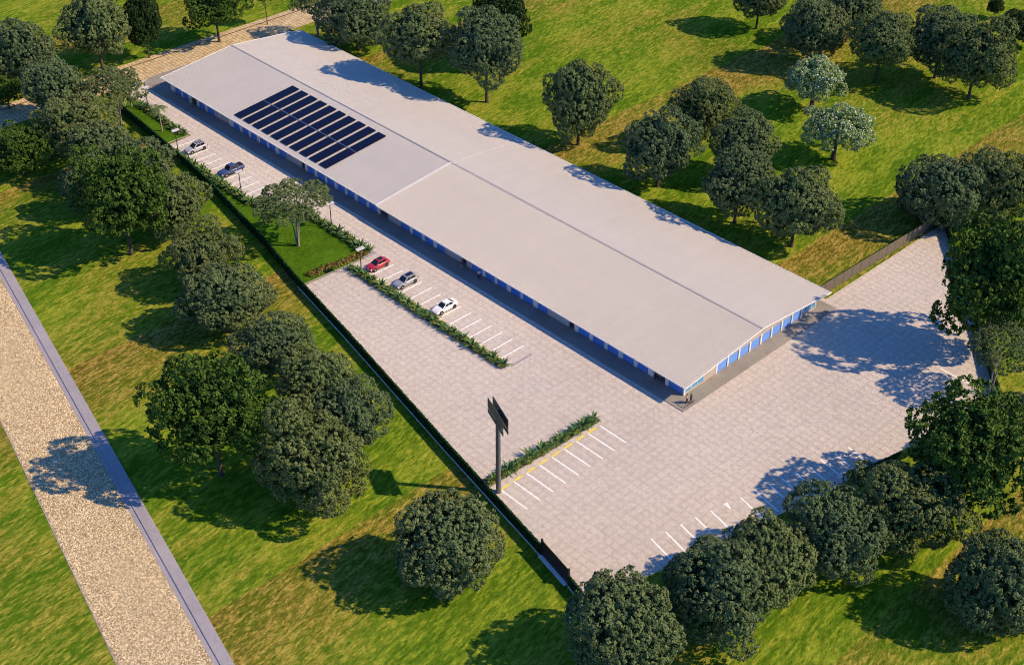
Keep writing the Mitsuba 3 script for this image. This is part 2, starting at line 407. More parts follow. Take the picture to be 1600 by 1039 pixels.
# ------------------------------------------------------------------ building
B = thing('storage_building', 'long low building with a pale ribbed metal roof and rows of blue roller doors', 'building')
add('plinth', prism(unary_union([sg.box(-2.45, -35.9, 150.2, 2.95), sg.Point(149.0, -1.0).buffer(3.95, 24).intersection(sg.box(140, -3, 160, 2.95)), sg.box(140, -35.9, 152.95, -1.0)]), -0.1, 0.15), 'concrete_material', B)
add('groove', cat([box(-2.0, -1.88, -.4, 2.40, 0.14, 0.158), box(-1.88, -0.7, 2.28, 2.40, 0.14, 0.158)]), 'dark_trim', B + '__plinth')
add('groove', box(148.4, 148.7, -3.0, 2.0, 0.14, 0.158), 'dark_trim', B + '__plinth')
XE = 144.0; YB = -33.6
def ribbed(u0, u1, z0, z1, axis, off, depth=.03, pitch=.16):
    """Roller shutter leaf: horizontal ribs, the face at off looking outwards (+y for axis 'x', -x for axis 'y')."""
    n = max(2, int(round((z1 - z0) / pitch)))
    prof = []
    for i in range(n):
        a = z0 + (z1 - z0) * i / n; h = (z1 - z0) / n
        prof += [(0, a), (depth, a + .2 * h), (depth, a + .8 * h)]
    prof.append((0, z1))
    v, q = [], []
    for e, zz in prof:
        for u in (u0, u1):
            v.append([u, off + e, zz] if axis == 'x' else [off - e, u, zz])
    for i in range(len(prof) - 1):
        q.append([2 * i, 2 * i + 1, 2 * i + 3, 2 * i + 2])
    return quadmesh(v, q)
# left facade, from the near end: d door, p pillar, g grey wall, o opening, w beige wall
F = [(0.0, .11, 'p'), (.11, 3.04, 'd'), (3.04, 3.72, 'p'), (3.72, 6.09, 'o'), (6.09, 7.21, 'p'), (7.21, 9.4, 'd'), (9.4, 10.19, 'p'), (10.19, 12.49, 'd'), (12.49, 13.47, 'p'), (13.47, 15.76, 'd'), (15.76, 16.46, 'p'),
     (16.46, 18.95, 'd'), (18.95, 19.75, 'p'), (19.75, 22.2, 'd'), (22.2, 23.1, 'p'), (23.1, 24.32, 'o'), (24.32, 29.3, 'g'), (29.3, 31.61, 'd'), (31.61, 32.69, 'p'), (32.69, 35.09, 'd'), (35.09, 35.63, 'p'), (35.63, 38.06, 'd'),
     (38.06, 38.98, 'p'), (38.98, 41.35, 'd'), (41.35, 41.99, 'p'), (41.99, 44.32, 'd'), (44.32, 45.17, 'p'), (45.17, 47.73, 'd'), (47.73, 49.2, 'g'), (49.2, 50.4, 'o'), (50.4, 54.85, 'g'), (54.85, 57.0, 'd'), (57.0, 57.86, 'p'),
     (57.86, 60.26, 'd'), (60.26, 61.05, 'p'), (61.05, 63.57, 'd'), (63.57, 64.37, 'p'), (64.37, 66.94, 'd'), (66.94, 70.55, 'g'), (70.55, 72.9, 'o'), (72.9, 73.6, 'p'), (73.6, 76.11, 'd'), (76.11, 76.82, 'p'), (76.82, 79.4, 'd'),
     (79.4, 80.36, 'p'), (80.36, 82.55, 'd'), (82.55, 83.28, 'p'), (83.28, 85.6, 'd'), (85.6, 86.52, 'p'), (86.52, 88.8, 'd'), (88.8, 89.49, 'p'), (89.49, 91.95, 'd'), (91.95, 92.8, 'p'), (92.8, 95.04, 'd'), (95.04, 95.9, 'p'),
     (95.9, 97.0, 'o'), (97.0, 102.1, 'g'), (102.1, 104.5, 'd'), (104.5, 105.7, 'p'), (105.7, 107.88, 'd'), (107.88, 108.55, 'p'), (108.55, 110.95, 'd'), (110.95, 111.95, 'p'), (111.95, 114.13, 'd'), (114.13, 114.9, 'p'),
     (114.9, 117.15, 'd'), (117.15, 118.1, 'p'), (118.1, 120.3, 'd'), (120.3, 121.9, 'p'), (121.9, 127.3, 'g'), (127.3, 129.87, 'd'), (129.87, 130.78, 'p'), (130.78, 133.06, 'd'), (133.06, 134.0, 'p'), (134.0, 136.0, 'o'),
     (136.0, 137.0, 'p'), (137.0, 139.3, 'd'), (139.3, 140.0, 'p'), (140.0, 142.4, 'd'), (142.4, XE, 'p')]
ZD = 2.35
for a, b, k in F:
    if k == 'd':
        add('door', ribbed(a, b, .152, ZD, 'x', -.10), 'door_material', B)
    elif k == 'p':
        add('pillar', box(a, b, -.25, 0.0, .152, 3.05), 'pillar_material', B)
    elif k == 'g':
        add('grey_wall', box(a, b, -.22, -.03, .152, 3.05), 'grey_wall_material', B)
    if k == 'd':
        add('lintel', box(a, b, -.22, -.03, ZD, 3.05), 'door_material', B)
    if k == 'o':
        add('recess', cat([box(a - .1, b + .1, -5.1, -5.0, .152, 3.05), box(a - .12, a, -5.0, -.26, .152, 3.05), box(b, b + .12, -5.0, -.26, .152, 3.05)]), 'inside_material', B)
        add('lintel', box(a, b, -.22, -.03, 2.7, 3.05), 'grey_wall_material', B)
YR = -16.9
# gable wall at the near end
def roof_under(y): return 3.0 + (1.5 - y) / 18.4 * 1.9 if y > YR else 3.0 + (y + 35.2) / 18.3 * 1.9
doors = [(-7.84, -10.28), (-10.67, -13.05), (-13.45, -15.77), (-16.25, -18.54), (-19.03, -21.31), (-21.73, -23.98), (-24.46, -26.70), (-27.13, -29.29)]
ZG = 1.98
gp = [(-0.0, .152)]
wallpoly = sg.Polygon([(0.0, .152), (YB, .152), (YB, roof_under(YB) - .05), (YR, roof_under(YR) - .05), (0.0, roof_under(0.0) - .05)])
holes = [sg.box(b, .1, a, ZG) for a, b in doors] + [sg.box(-4.75, .45, -.25, 2.45), sg.box(-33.3, .45, -29.9, 2.45)]
wp = wallpoly.difference(unary_union(holes))
gm = trimesh.creation.extrude_polygon(wp, .22)          # local (y, z, thickness)
v = np.array(gm.vertices); gm.vertices = np.c_[v[:, 2] + 0.003, v[:, 0], v[:, 1]]
gm.fix_normals()
add('gable_wall', gm, 'wall_material', B)
for a, b in doors:
    add('door', ribbed(b, a, .152, ZG, 'y', .10), 'door_material', B)
bounds = [-7.65] + [(doors[i][1] + doors[i + 1][0]) / 2 for i in range(7)] + [-29.55]
for y in [-7.74, -10.475, -12.86 - .4, -16.0, -18.79, -21.52, -24.22, -26.92, -29.45]:
    add('pillar', box(-.06, -.002, y - .13, y + .13, .152, 2.2), 'white_trim', B)
for a, b in [(-4.75, -.25), (-33.3, -29.9)]:
    w = add('window', box(.06, .08, a, b, .45, 2.45), 'window_material', B)
    add('frame', cat([box(-.02, .10, a + (b - a) * t - .03, a + (b - a) * t + .03, .45, 2.45) for t in (.01, .34, .67, .99)]), 'white_trim', w)
add('corner_post', box(-.10, .0, -.24, .02, .152, 2.9), 'white_trim', B)
for name, m in [('back_wall', box(.25, XE, YB, YB + .2, .152, 3.0)), ('end_wall', box(XE, XE + .2, YB, -.02, .152, 3.05))]:
    add(name, m, 'wall_material', B)
em = trimesh.creation.extrude_polygon(sg.Polygon([(-.02, 3.05), (YB, 3.05), (YR, roof_under(YR) - .05)]), .2)
v = np.array(em.vertices); em.vertices = np.c_[v[:, 2] + XE, v[:, 0], v[:, 1]]; em.fix_normals()
add('end_gable', em, 'wall_material', B)
# roof: ribbed sheets
def sheet(x0, x1, ye, yr, ze, zr, pitch=.40, h=.065):
    xs, zs = [], []
    n = int(round((x1 - x0) / pitch)); pitch = (x1 - x0) / n
    for i in range(n):
        a = x0 + i * pitch
        xs += [a + .02, a + pitch - .17, a + pitch - .13, a + pitch - .02]; zs += [0, 0, h, h]
    xs.append(x1); zs.append(0)
    xs, zs = np.array(xs), np.array(zs)
    v = np.vstack([np.c_[xs, 0 * xs + ye, ze + zs], np.c_[xs, 0 * xs + yr, zr + zs]])
    k = len(xs); i = np.arange(k - 1)
    q = np.c_[i, i + 1, i + 1 + k, i + k]
    if ye > yr: q = q[:, ::-1]
    return quadmesh(v, q)
XJ = 71.9
RX0, RX1 = -1.42, 145.2
Rf = B + '__roof'
def slope_z(y): return 3.1 + (1.5 - y) / 18.4 * 1.9
labels[Rf] = {'label': 'pale grey ribbed metal roof with two low slopes'}
add('near_sheet', sheet(RX0, XJ, 1.52, YR, 3.1, 5.0, .58, .11), 'roof_material', Rf)
add('far_sheet', sheet(XJ, RX1, 1.36, YR, 3.117, 5.0, .72, .008), 'roof_material', Rf)
add('rear_sheet', sheet(RX0, RX1, -35.2, YR, 3.1, 5.0, .72, .003), 'roof_material', Rf)
add('ridge_cap', quadmesh([[RX0 - .02, YR - .22, 5.05], [RX1, YR - .22, 5.05], [RX1, YR, 5.10], [RX0 - .02, YR, 5.10], [RX1, YR + .22, 5.085], [RX0 - .02, YR + .22, 5.085]], [[0, 1, 2, 3], [3, 2, 4, 5]]), 'ridge_material', Rf)
def strip(x0, x1, y0, y1, dz):
    za, zb = slope_z(y0) + dz, slope_z(y1) + dz
    if y1 < YR: zb = 3.1 + (y1 + 35.2) / 18.3 * 1.9 + dz
    if y0 < YR - .01: za = 3.1 + (y0 + 35.2) / 18.3 * 1.9 + dz
    return quadmesh([[x0, y0, za], [x1, y0, za], [x1, y1, zb], [x0, y1, zb]], [[0, 1, 2, 3]])
add('joint_cover', cat([strip(XJ - .20, XJ + .20, 1.53, YR + .24, .10), strip(XJ - .05, XJ + .05, YR - .24, -35.2, .06)]), 'white_trim', Rf)
add('fascia', box(RX0, XJ, 1.52, 1.60, 2.98, 3.145), 'white_trim', Rf)
add('fascia', box(XJ, RX1, 1.362, 1.44, 2.98, 3.16), 'white_trim', Rf)
add('fascia', box(RX0, RX1, -35.28, -35.2, 2.98, 3.145), 'white_trim', Rf)
for x in (RX0 - .06, RX1):
    mm = []
    for y0, y1, z0, z1 in ((1.60, YR, 3.1, 5.0), (YR, -35.28, 5.0, 3.1)):
        mm.append(quadmesh([[x, y0, z0 - .12], [x, y1, z1 - .12], [x, y1, z1 + .06], [x, y0, z0 + .06], [x + .06, y0, z0 - .12], [x + .06, y1, z1 - .12], [x + .06, y1, z1 + .06], [x + .06, y0, z0 + .06]],
                           [[0, 1, 2, 3], [5, 4, 7, 6], [3, 2, 6, 7], [1, 0, 4, 5]]))
    add('barge_board', cat(mm), 'white_trim', Rf)
add('soffit', cat([strip(RX0 + .02, RX1 - .02, 1.34, YR, -.09), strip(RX0 + .02, RX1 - .02, YR - .001, -35.18, -.09)]), 'roof_material', Rf)

# solar panels: ten rows of two
def panel(x, y0, y1, label):
    t = thing('solar_panel', label, 'solar panel', 'solar panels in two columns on the roof')
    def sl(xa, xb, ya, yb, d0, d1):
        v = [[xx, yy, slope_z(yy) + d] for d in (d0, d1) for xx, yy in ((xa, ya), (xb, ya), (xb, yb), (xa, yb))]
        return quadmesh(v, [[0, 3, 2, 1], [4, 5, 6, 7], [0, 1, 5, 4], [1, 2, 6, 5], [2, 3, 7, 6], [3, 0, 4, 7]])
    n = 6
    for i in range(n):
        ya, yb = y0 + (y1 - y0) * i / n, y0 + (y1 - y0) * (i + 1) / n
        add('cell_module', sl(x - 1.17, x + 1.17, ya + .012, yb - .012, .20, .245), 'panel_material', t)
    add('frame', sl(x - 1.20, x + 1.20, y0, y1, .15, .22), 'panel_frame', t)
    for dx in (-.8, .8):
        add('mounting_rail', sl(x + dx - .04, x + dx + .04, y0 + .1, y1 - .1, .04, .15), 'rim_material', t)
ORD = ['first', 'second', 'third', 'fourth', 'fifth', 'sixth', 'seventh', 'eighth', 'ninth', 'tenth']
for i in range(10):
    x = 118.25 - 3.155 * i
    panel(x, -14.65, -7.42, f'dark blue solar panel near the ridge, {ORD[i]} row from the far end')
    panel(x, -7.08, 0.0, f'dark blue solar panel near the eave, {ORD[i]} row from the far end')
k = add('conduit', strip(88.8, 119.4, -7.16, -7.34, .17), 'rail_material')
tag(k, 'thin blue grey conduit running between the two columns of solar panels', 'conduit')

# ------------------------------------------------------------------ tall sign
t = thing('sign', 'tall round pole carrying dark sign boards at the end of the planted strip', 'sign')
SX, SY, SA = 3.89, 34.73, -0.37
add('pole', tube([[SX, SY, 0], [SX, SY, .25], [SX, SY, .26], [SX, SY, 13.9]], [.42, .42, .36, .33], 24), 'pole_material', t, smooth=40)
for s in (-1, 1):
    ox, oy = -math.sin(SA) * .36 * s, math.cos(SA) * .36 * s
    add('board', obox(SX + ox, SY + oy, SA, 5.42, .09, 13.32, 14.94), 'sign_material', t)
    add('strip_board', obox(SX + ox, SY + oy, SA, 5.42, .09, 12.42, 13.08), 'sign_material', t)
add('bracket', cat([obox(SX, SY, SA, .5, .63, z - .08, z + .08) for z in (12.75, 13.7, 14.5)]), 'dark_trim', t)

# ------------------------------------------------------------------ gate, hedges, fence
ga, gb = np.array([-8.75, 38.75]), np.array([-14.85, 40.0])
t = thing('gate', 'dark maroon solid sliding gate with black posts in the hedge line', 'gate')
GA = math.atan2(*(gb - ga)[::-1])
gl = np.linalg.norm(gb - ga)
for e in (ga, gb):
    add('post', obox(*e, GA, .26, .26, 0, 2.85, .03), 'dark_trim', t)
for i in range(2):
    c = ga + (gb - ga) * (.25 + .5 * i)
    add('leaf', obox(*c, GA, gl / 2 - .02, .06, .08, 2.55), 'gate_material', t)
    for z in (.12, .9, 1.7, 2.5):
        add('rail', obox(*c, GA, gl / 2 - .02, .10, z, z + .10), 'dark_trim', t)
c = (ga + gb) / 2
add('threshold', obox(*(c + np.array([.12, .40])), GA, gl, .50, -.05, .06), 'white_trim')
tag('threshold', 'white concrete threshold along the outside of the dark gate', 'threshold')

def hedge(pts, label, h=1.75, th=.30, seed=0, kerb=None, dens=34, tone=(0.016, 0.060, 0.020)):
    rg = np.random.default_rng(seed)
    t = thing('hedge', label, 'hedge')
    core_, V, Fc, Cc, o = [], [], [], [], 0
    for a, b in zip(pts[:-1], pts[1:]):
        a, b = np.array(a, float), np.array(b, float)
        L = np.linalg.norm(b - a); dvec = (b - a) / L; nv = np.array([-dvec[1], dvec[0]])
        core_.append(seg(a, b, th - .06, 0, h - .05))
        for side in (-1, 1, 0):
            n = int(L * (h if side else th * 1.6) * dens)
            s = rg.uniform(0, L, n)
            if side:
                z = rg.uniform(.05, h, n); off = side * (th / 2 + rg.normal(0, .035, n)); nm = np.c_[np.tile(nv * side, (n, 1)), np.full(n, .25)]
            else:
                z = h + rg.normal(0, .05, n); off = rg.uniform(-th / 2, th / 2, n); nm = np.tile([0, 0, 1.0], (n, 1))
            P = np.c_[a + dvec * s[:, None] + nv * off[:, None], z]
            vv, ff = leaf_quads(P, nrmz(nm + rg.normal(0, .45, (n, 3))), rg.uniform(.08, .15, n), rg, .65)
            V.append(vv); Fc.append(ff + o); o += len(vv)
            Cc.append(np.repeat(np.array(tone) * rg.uniform(.55, 1.6, (n, 1)) * np.array([1, 1, 1.0]), 4, 0))
    add('stems', cat(core_), 'hedge_core', t)
    add('foliage', trimesh.Trimesh(np.vstack(V), np.vstack(Fc), process=False), 'leaf_material', t, color=np.vstack(Cc))
    if kerb:
        mm = []
        for a, b in zip(kerb[:-1], kerb[1:]):
            mm.append(seg(a, b, .13, -.05, .10))
        add('kerb', cat(mm), 'white_trim', t)
def offs(pts, d):
    out = []
    for i, p in enumerate(pts):
        a, b = np.array(pts[max(i - 1, 0)]), np.array(pts[min(i + 1, len(pts) - 1)])
        v = (b - a) / np.linalg.norm(b - a)
        out.append(tuple(np.array(p) + d * np.array([-v[1], v[0]])))
    return out
hedge(HEDGE, 'long clipped dark hedge running from the gate along the left side of the yard', seed=1, kerb=offs(HEDGE[:4], .28))
h2 = [(-14.98, 40.05), (-18.9, 41.05)]
hedge(h2, 'short clipped hedge between the gate and the lowest trees', seed=2, kerb=[(-15.1, 39.77 + .56), (-18.9, 41.05 + .28)])
hedge([(-28.6, -2.0), (-31.6, -15.4), (-33.8, -33.2)], 'clipped hedge under the trees behind the lower parking bays', seed=3, h=1.6)
hedge([(-33.8, -33.4), (-30.2, -37.4), (-24.2, -45.0), (0.2, -73.0)], 'clipped green hedge along the right edge of the yard', seed=4, h=1.7, tone=(0.040, 0.085, 0.022))

t = thing('fence', 'dark slatted metal fence from the right roof corner to the trees behind', 'fence')
fa, fb = np.array([1.45, -35.4]), np.array([0.45, -70.5])
nf = 14
fd = (fb - fa) / nf; fang = math.atan2(fd[1], fd[0]); fl = np.linalg.norm(fd)
for i in range(nf + 1):
    add('post', obox(*(fa + fd * i), fang, .10, .10, 0, 2.35), 'fence_material', t)
slat = cat([box(-fl / 2 + .06, fl / 2 - .06, -.015, .015, .12 + .135 * q, .12 + .135 * q + .105) for q in range(16)])
slp = ply(slat, 'fence_material')
for i in range(nf):
    c = fa + fd * (i + .5)
    put('panel', slp, t, T().translate([float(c[0]), float(c[1]), 0]).rotate([0, 0, 1], math.degrees(fang)))
add('top_rail', seg(fa, fb, .07, 2.29, 2.36), 'fence_material', t)

# ------------------------------------------------------------------ street lamps
for (x, y, lab) in [(139.6, 8.3, 'dark solar street lamp at the far end, next to the small palms'), (118.9, 14.0, 'dark solar street lamp behind the silver car with roof rails'), (96.5, 14.3, 'dark solar street lamp just past the blue pickup, by the far bays'),
                    (75.5, 9.1, 'dark solar street lamp beside the feathery tree on the small lawn'), (60.0, 14.5, 'dark solar street lamp with a pale panel beside the red car')]:
    t = thing('street_lamp', lab, 'street lamp', 'solar street lamps along the parking')
    add('pole', tube([[x, y, 0], [x, y, .3], [x, y, .31], [x, y, 4.6]], [.14, .14, .10, .075], 10), 'lamp_metal', t, smooth=40)
    add('bracket', cat([tube([[x, y, 4.5], [x, y - .35, 4.95]], .035, 6), tube([[x, y, 4.5], [x, y + .35, 4.95]], .035, 6)]), 'lamp_metal', t)
    def tilt(m):
        m.apply_transform(trimesh.transformations.rotation_matrix(math.radians(-14), [0, 1, 0])); m.apply_translation([x, y - .1, 5.02]); return m
    add('solar_panel', tilt(box(-.36, .36, -.80, .80, .02, .06)), 'lamp_panel', t)
    add('frame', tilt(box(-.39, .39, -.83, .83, -.03, .03)), 'lamp_metal', t)
    add('lamp_head', box(x - .12, x + .12, y - .5, y + .5, 4.80, 4.88), 'lamp_glow_cover', t)

# ------------------------------------------------------------------ cars
def ring(x, hw, zb, zt, r=.12, n=4):
    pts = []
    for cx, cz, a0 in ((hw - r, zb + r * .6, -90), (hw - r * 1.3, zt - r, 0), (-(hw - r * 1.3), zt - r, 90), (-(hw - r), zb + r * .6, 180)):
        for k in range(n):
            a = math.radians(a0 + 90 * k / (n - 1))
            pts.append([x, cx + r * math.cos(a), cz + (r if cz > zb + r else r * .6) * math.sin(a)])
    return np.array(pts)
def pane(c, inset, off, thick=.012):
    """A thin slab on the quad c (4 x 3), inset by fractions (left, right, bottom, top), lying off above it."""
    c = np.array(c, float); l, r, b, tt = inset
    bil = lambda u, w: (1 - w) * ((1 - u) * c[0] + u * c[1]) + w * ((1 - u) * c[3] + u * c[2])
    q = np.array([bil(l, b), bil(1 - r, b), bil(1 - r, 1 - tt), bil(l, 1 - tt)])
    n = np.cross(q[1] - q[0], q[3] - q[0]); n /= np.linalg.norm(n)
    v = np.vstack([q + n * (off - .02), q + n * (off + thick)])
    return quadmesh(v, [[0, 3, 2, 1], [4, 5, 6, 7], [0, 1, 5, 4], [1, 2, 6, 5], [2, 3, 7, 6], [3, 0, 4, 7]])
def wheel(t, x, y, r, M, side):
    k = num(t + '__wheel')
    tyre = trimesh.creation.annulus(r_min=r * .60, r_max=r, height=.22, sections=24)
    rim = cat([trimesh.creation.cylinder(radius=r * .60, height=.14, sections=20)] + [trimesh.transformations.rotation_matrix(a, [0, 0, 1]) is None or (lambda b, a=a: (b.apply_transform(trimesh.transformations.rotation_matrix(a, [0, 0, 1])), b)[1])(box(-.04, .04, 0, r * .58, -.095, .095)) for a in np.arange(5) * 2 * np.pi / 5])
    for m in (tyre, rim):
        m.apply_transform(trimesh.transformations.rotation_matrix(math.pi / 2, [1, 0, 0])); m.apply_translation([x, y, r])
    labels.setdefault(k, {})
    del labels[k]
    scene[k + '__tyre'] = {**ply(tyre, 'rubber', smooth=30), 'to_world': M}
    scene[k + '__rim'] = {**ply(rim, 'rim_material'), 'to_world': M}
    wheels.append(k)
wheels = []
def car(base, label, catg, x, y, paint, style, flip=False):
    t = thing(base, label, catg)
    M = T().translate([x, y, .055]).rotate([0, 0, 1], 90)
    P = lambda name, m, b, smooth=False: add(name, m, b, t, smooth=smooth, to_world=M)
    if style == 'pickup':
        S = [(-2.6, .78, .55, .98), (-2.5, .90, .45, 1.04), (-1.7, .94, .42, 1.06), (-.7, .95, .40, 1.08), (.4, .95, .40, 1.08), (1.2, .94, .40, 1.06), (2.0, .91, .42, 1.02), (2.45, .84, .48, .90), (2.6, .72, .52, .80)]
        cab = [(-.95, .98, .82, 1.06), (-.75, .42, .68, 1.78)]; wx, wr = 1.62, .40
    elif style == 'suv':
        S = [(-2.3, .70, .45, .95), (-2.18, .86, .36, 1.04), (-1.4, .92, .32, 1.05), (0, .93, .30, 1.02), (.9, .93, .30, 1.0), (1.5, .91, .32, .96), (2.05, .85, .36, .86), (2.3, .68, .42, .70)]
        cab = [(-2.12, 1.0, .80, 1.02), (-1.80, .10, .64, 1.62)]; wx, wr = 1.38, .36
    elif style == 'hatch':
        S = [(-2.1, .66, .42, .88), (-2.0, .82, .34, .98), (-1.3, .89, .28, 1.0), (0, .90, .27, .98), (.9, .90, .27, .94), (1.4, .88, .29, .88), (1.9, .80, .33, .76), (2.12, .62, .38, .62)]
        cab = [(-1.95, 1.02, .78, .97), (-1.25, .12, .60, 1.48)]; wx, wr = 1.28, .34
    else:
        S = [(-2.35, .66, .42, .86), (-2.25, .82, .34, .95), (-1.4, .90, .28, .97), (0, .91, .26, .94), (.9, .91, .26, .92), (1.5, .89, .28, .86), (2.1, .81, .33, .74), (2.35, .62, .38, .60)]
        cab = [(-1.98, 1.05, .77, .93), (-.95, .15, .58, 1.43)]; wx, wr = 1.42, .35
    body = loft([ring(*s) for s in S])
    P('body', body, paint, 40)
    (xa, xb, hb, zb), (xc, xd, ht, zt) = cab
    lo = np.array([[xa, -hb, zb - .08], [xb, -hb, zb - .08], [xb, hb, zb - .08], [xa, hb, zb - .08]])
    hi = np.array([[xc, -ht, zt], [xd, -ht, zt], [xd, ht, zt], [xc, ht, zt]])
    rm = .5 * (hi[0] + hi[2]); crown_ = rm + np.array([0, 0, .045])
    top2 = np.array([[xc + .18, -ht + .14, zt + .035], [xd - .14, -ht + .14, zt + .035], [xd - .14, ht - .14, zt + .035], [xc + .18, ht - .14, zt + .035]])
    cabm = trimesh.Trimesh(np.vstack([lo, hi, top2]), process=False).convex_hull
    P('cabin', cabm, paint)
    P('windshield', pane([lo[1], lo[2], hi[2], hi[1]], (.06, .06, .14, .06), .01), 'car_glass')
    P('rear_window', pane([lo[3], lo[0], hi[0], hi[3]], (.08, .08, .22, .10), .01), 'car_glass')
    for q in ([lo[0], lo[1], hi[1], hi[0]], [lo[2], lo[3], hi[3], hi[2]]):
        a = (.10, .54, .22, .10) if q[0] is lo[0] else (.12, .54, .22, .10)
        P('side_window', pane(q, a, .01), 'car_glass'); P('side_window', pane(q, (.50, .13, .22, .10), .01), 'car_glass')
    if style in ('suv', 'hatch') and paint != 'paint_silver_rack':
        if not flip: P('sunroof', pane(top2, (.06, .06, .05, .05), .008), 'car_glass')
    if flip:
        for s in (-1, 1):
            P('roof_rail', tube([[xc + .2, s * (ht - .06), zt + .03], [xc + .25, s * (ht - .06), zt + .10], [xd - .2, s * (ht - .06), zt + .10], [xd - .1, s * (ht - .06), zt + .03]], .03, 6), 'dark_trim')
        P('roof_rack', cat([box(xx - .06, xx + .06, -ht + .04, ht - .04, zt + .09, zt + .13) for xx in (-1.25, -.75, -.25)]), 'dark_trim')
    if style == 'pickup':
        P('cargo_bed', cat([box(-2.45, -1.02, -.80, .80, 1.068, 1.085)]), 'cloth_black')
        P('bed_wall', cat([box(-2.5, -1.0, .78, .90, 1.04, 1.20, .02), box(-2.5, -1.0, -.90, -.78, 1.04, 1.20, .02), box(-2.58, -2.46, -.78, .78, 1.03, 1.20, .02)]), paint)
        P('roll_bar', tube([[-1.3, -.78, 1.18], [-1.1, -.66, 1.62], [-1.1, .66, 1.62], [-1.3, .78, 1.18]], .035, 6), 'rim_material')
    xf, hwf, zf = S[-1][0], S[-1][1], S[-1][3]
    for s in (-1, 1):
        P('headlight', box(xf - .28, xf - .02, s * (hwf + .02) - .13, s * (hwf + .02) + .13, zf - .17, zf - .03, .02), 'lamp_lens')
        P('tail_light', box(S[0][0] - .015, S[0][0] + .16, s * (S[0][1] + .02) - .12, s * (S[0][1] + .02) + .12, S[0][3] - .22, S[0][3] - .06), 'tail_lens')
        P('mirror', box(xb - .42, xb - .28, s * (hb + .14) - .09, s * (hb + .14) + .09, zb + .02, zb + .16, .03), paint)
    P('grille', box(xf - .03, xf + .025, -hwf * .7, hwf * .7, zf - .24, zf - .10), 'dark_trim')
    P('number_plate', box(xf + .0, xf + .03, -.25, .25, .44, .54), 'white_trim')
    P('sill', box(-wx + .42, wx - .42, -S[3][1] - .006, S[3][1] + .006, .27, .36), 'dark_trim')
    for sx in (-1, 1):
        for sy in (-1, 1):
            hw = S[3][1]
            arch = trimesh.creation.cylinder(radius=wr + .07, height=.05, sections=24)
            arch.apply_transform(trimesh.transformations.rotation_matrix(math.pi / 2, [1, 0, 0])); arch.apply_translation([sx * wx, sy * (hw - .022), wr + .02])
            P('wheel_arch', arch, 'dark_trim')
            wheel(t, sx * wx, sy * (hw - .08), wr, M, sy)
car('parked_car', 'red hatchback with a dark glass roof parked beside a street lamp', 'car', 59.65, 11.2, 'paint_red', 'hatch')
car('parked_car', 'silver grey car with a black glass roof parked between the red and the white car', 'car', 52.3, 11.1, 'paint_grey', 'suv')
car('parked_car', 'white sedan parked nearest the open end of the long planted strip', 'car', 42.1, 11.2, 'paint_car_white', 'sedan')
car('parked_car', 'silver estate car with a roof rack in the furthest parking row', 'car', 117.4, 10.9, 'paint_silver', 'suv', flip=True)
car('pickup_truck', 'dark blue pickup truck with an open cargo bed in the furthest parking row', 'pickup truck', 105.0, 10.9, 'paint_navy', 'pickup')

# ------------------------------------------------------------------ motorcycles in the open doorways
def motorcycle(x, y, rot, paint, label):
    t = thing('motorcycle', label, 'motorcycle')
    M = T().translate([x, y, .152]).rotate([0, 0, 1], rot)
    for sx in (-.62, .62):
        w = num(t + '__wheel')
        a = trimesh.creation.torus(.26, .05, 20, 8); a.apply_transform(trimesh.transformations.rotation_matrix(math.pi / 2, [1, 0, 0])); a.apply_translation([sx, 0, .31])
        b = trimesh.creation.cylinder(radius=.22, height=.03, sections=16); b.apply_transform(trimesh.transformations.rotation_matrix(math.pi / 2, [1, 0, 0])); b.apply_translation([sx, 0, .31])
        scene[w + '__tyre'] = {**ply(a, 'rubber', smooth=40), 'to_world': M}
        scene[w + '__rim'] = {**ply(b, 'rim_material'), 'to_world': M}
    P = lambda n, m, b, s=False: add(n, m, b, t, smooth=s, to_world=M)
    P('frame', cat([tube([[.62, .08, .31], [.42, .08, .85]], .03, 6), tube([[.62, -.08, .31], [.42, -.08, .85]], .03, 6), tube([[.4, 0, .8], [.1, 0, .35], [-.62, 0, .31]], .035, 6), tube([[.35, 0, .78], [-.7, 0, .72]], .035, 6)]), 'lamp_metal')
    tank = trimesh.creation.icosphere(2, 1.0); tank.apply_scale([.27, .15, .14]); tank.apply_translation([.16, 0, .86])
    P('tank', tank, paint, True)
    P('seat', box(-.72, -.08, -.13, .13, .76, .86, .04), 'cloth_black')
    P('engine', box(-.2, .25, -.15, .15, .28, .60, .05), 'rim_material')
    P('handlebar', tube([[.30, -.38, 1.04], [.40, -.15, 1.0], [.40, .15, 1.0], [.30, .38, 1.04]], .02, 6), 'lamp_metal')
    P('headlight', trimesh.creation.cylinder(radius=.09, segment=[[.44, 0, .92], [.54, 0, .92]], sections=12), 'lamp_lens')
    P('fender', box(-.85, -.5, -.07, .07, .60, .66, .02), paint)
motorcycle(5.1, -.55, 65, 'bike_paint', 'motorcycle standing in the open doorway nearest the building corner')
motorcycle(135.0, -.7, 75, 'bike_green', 'green motorcycle standing in the furthest open doorway')

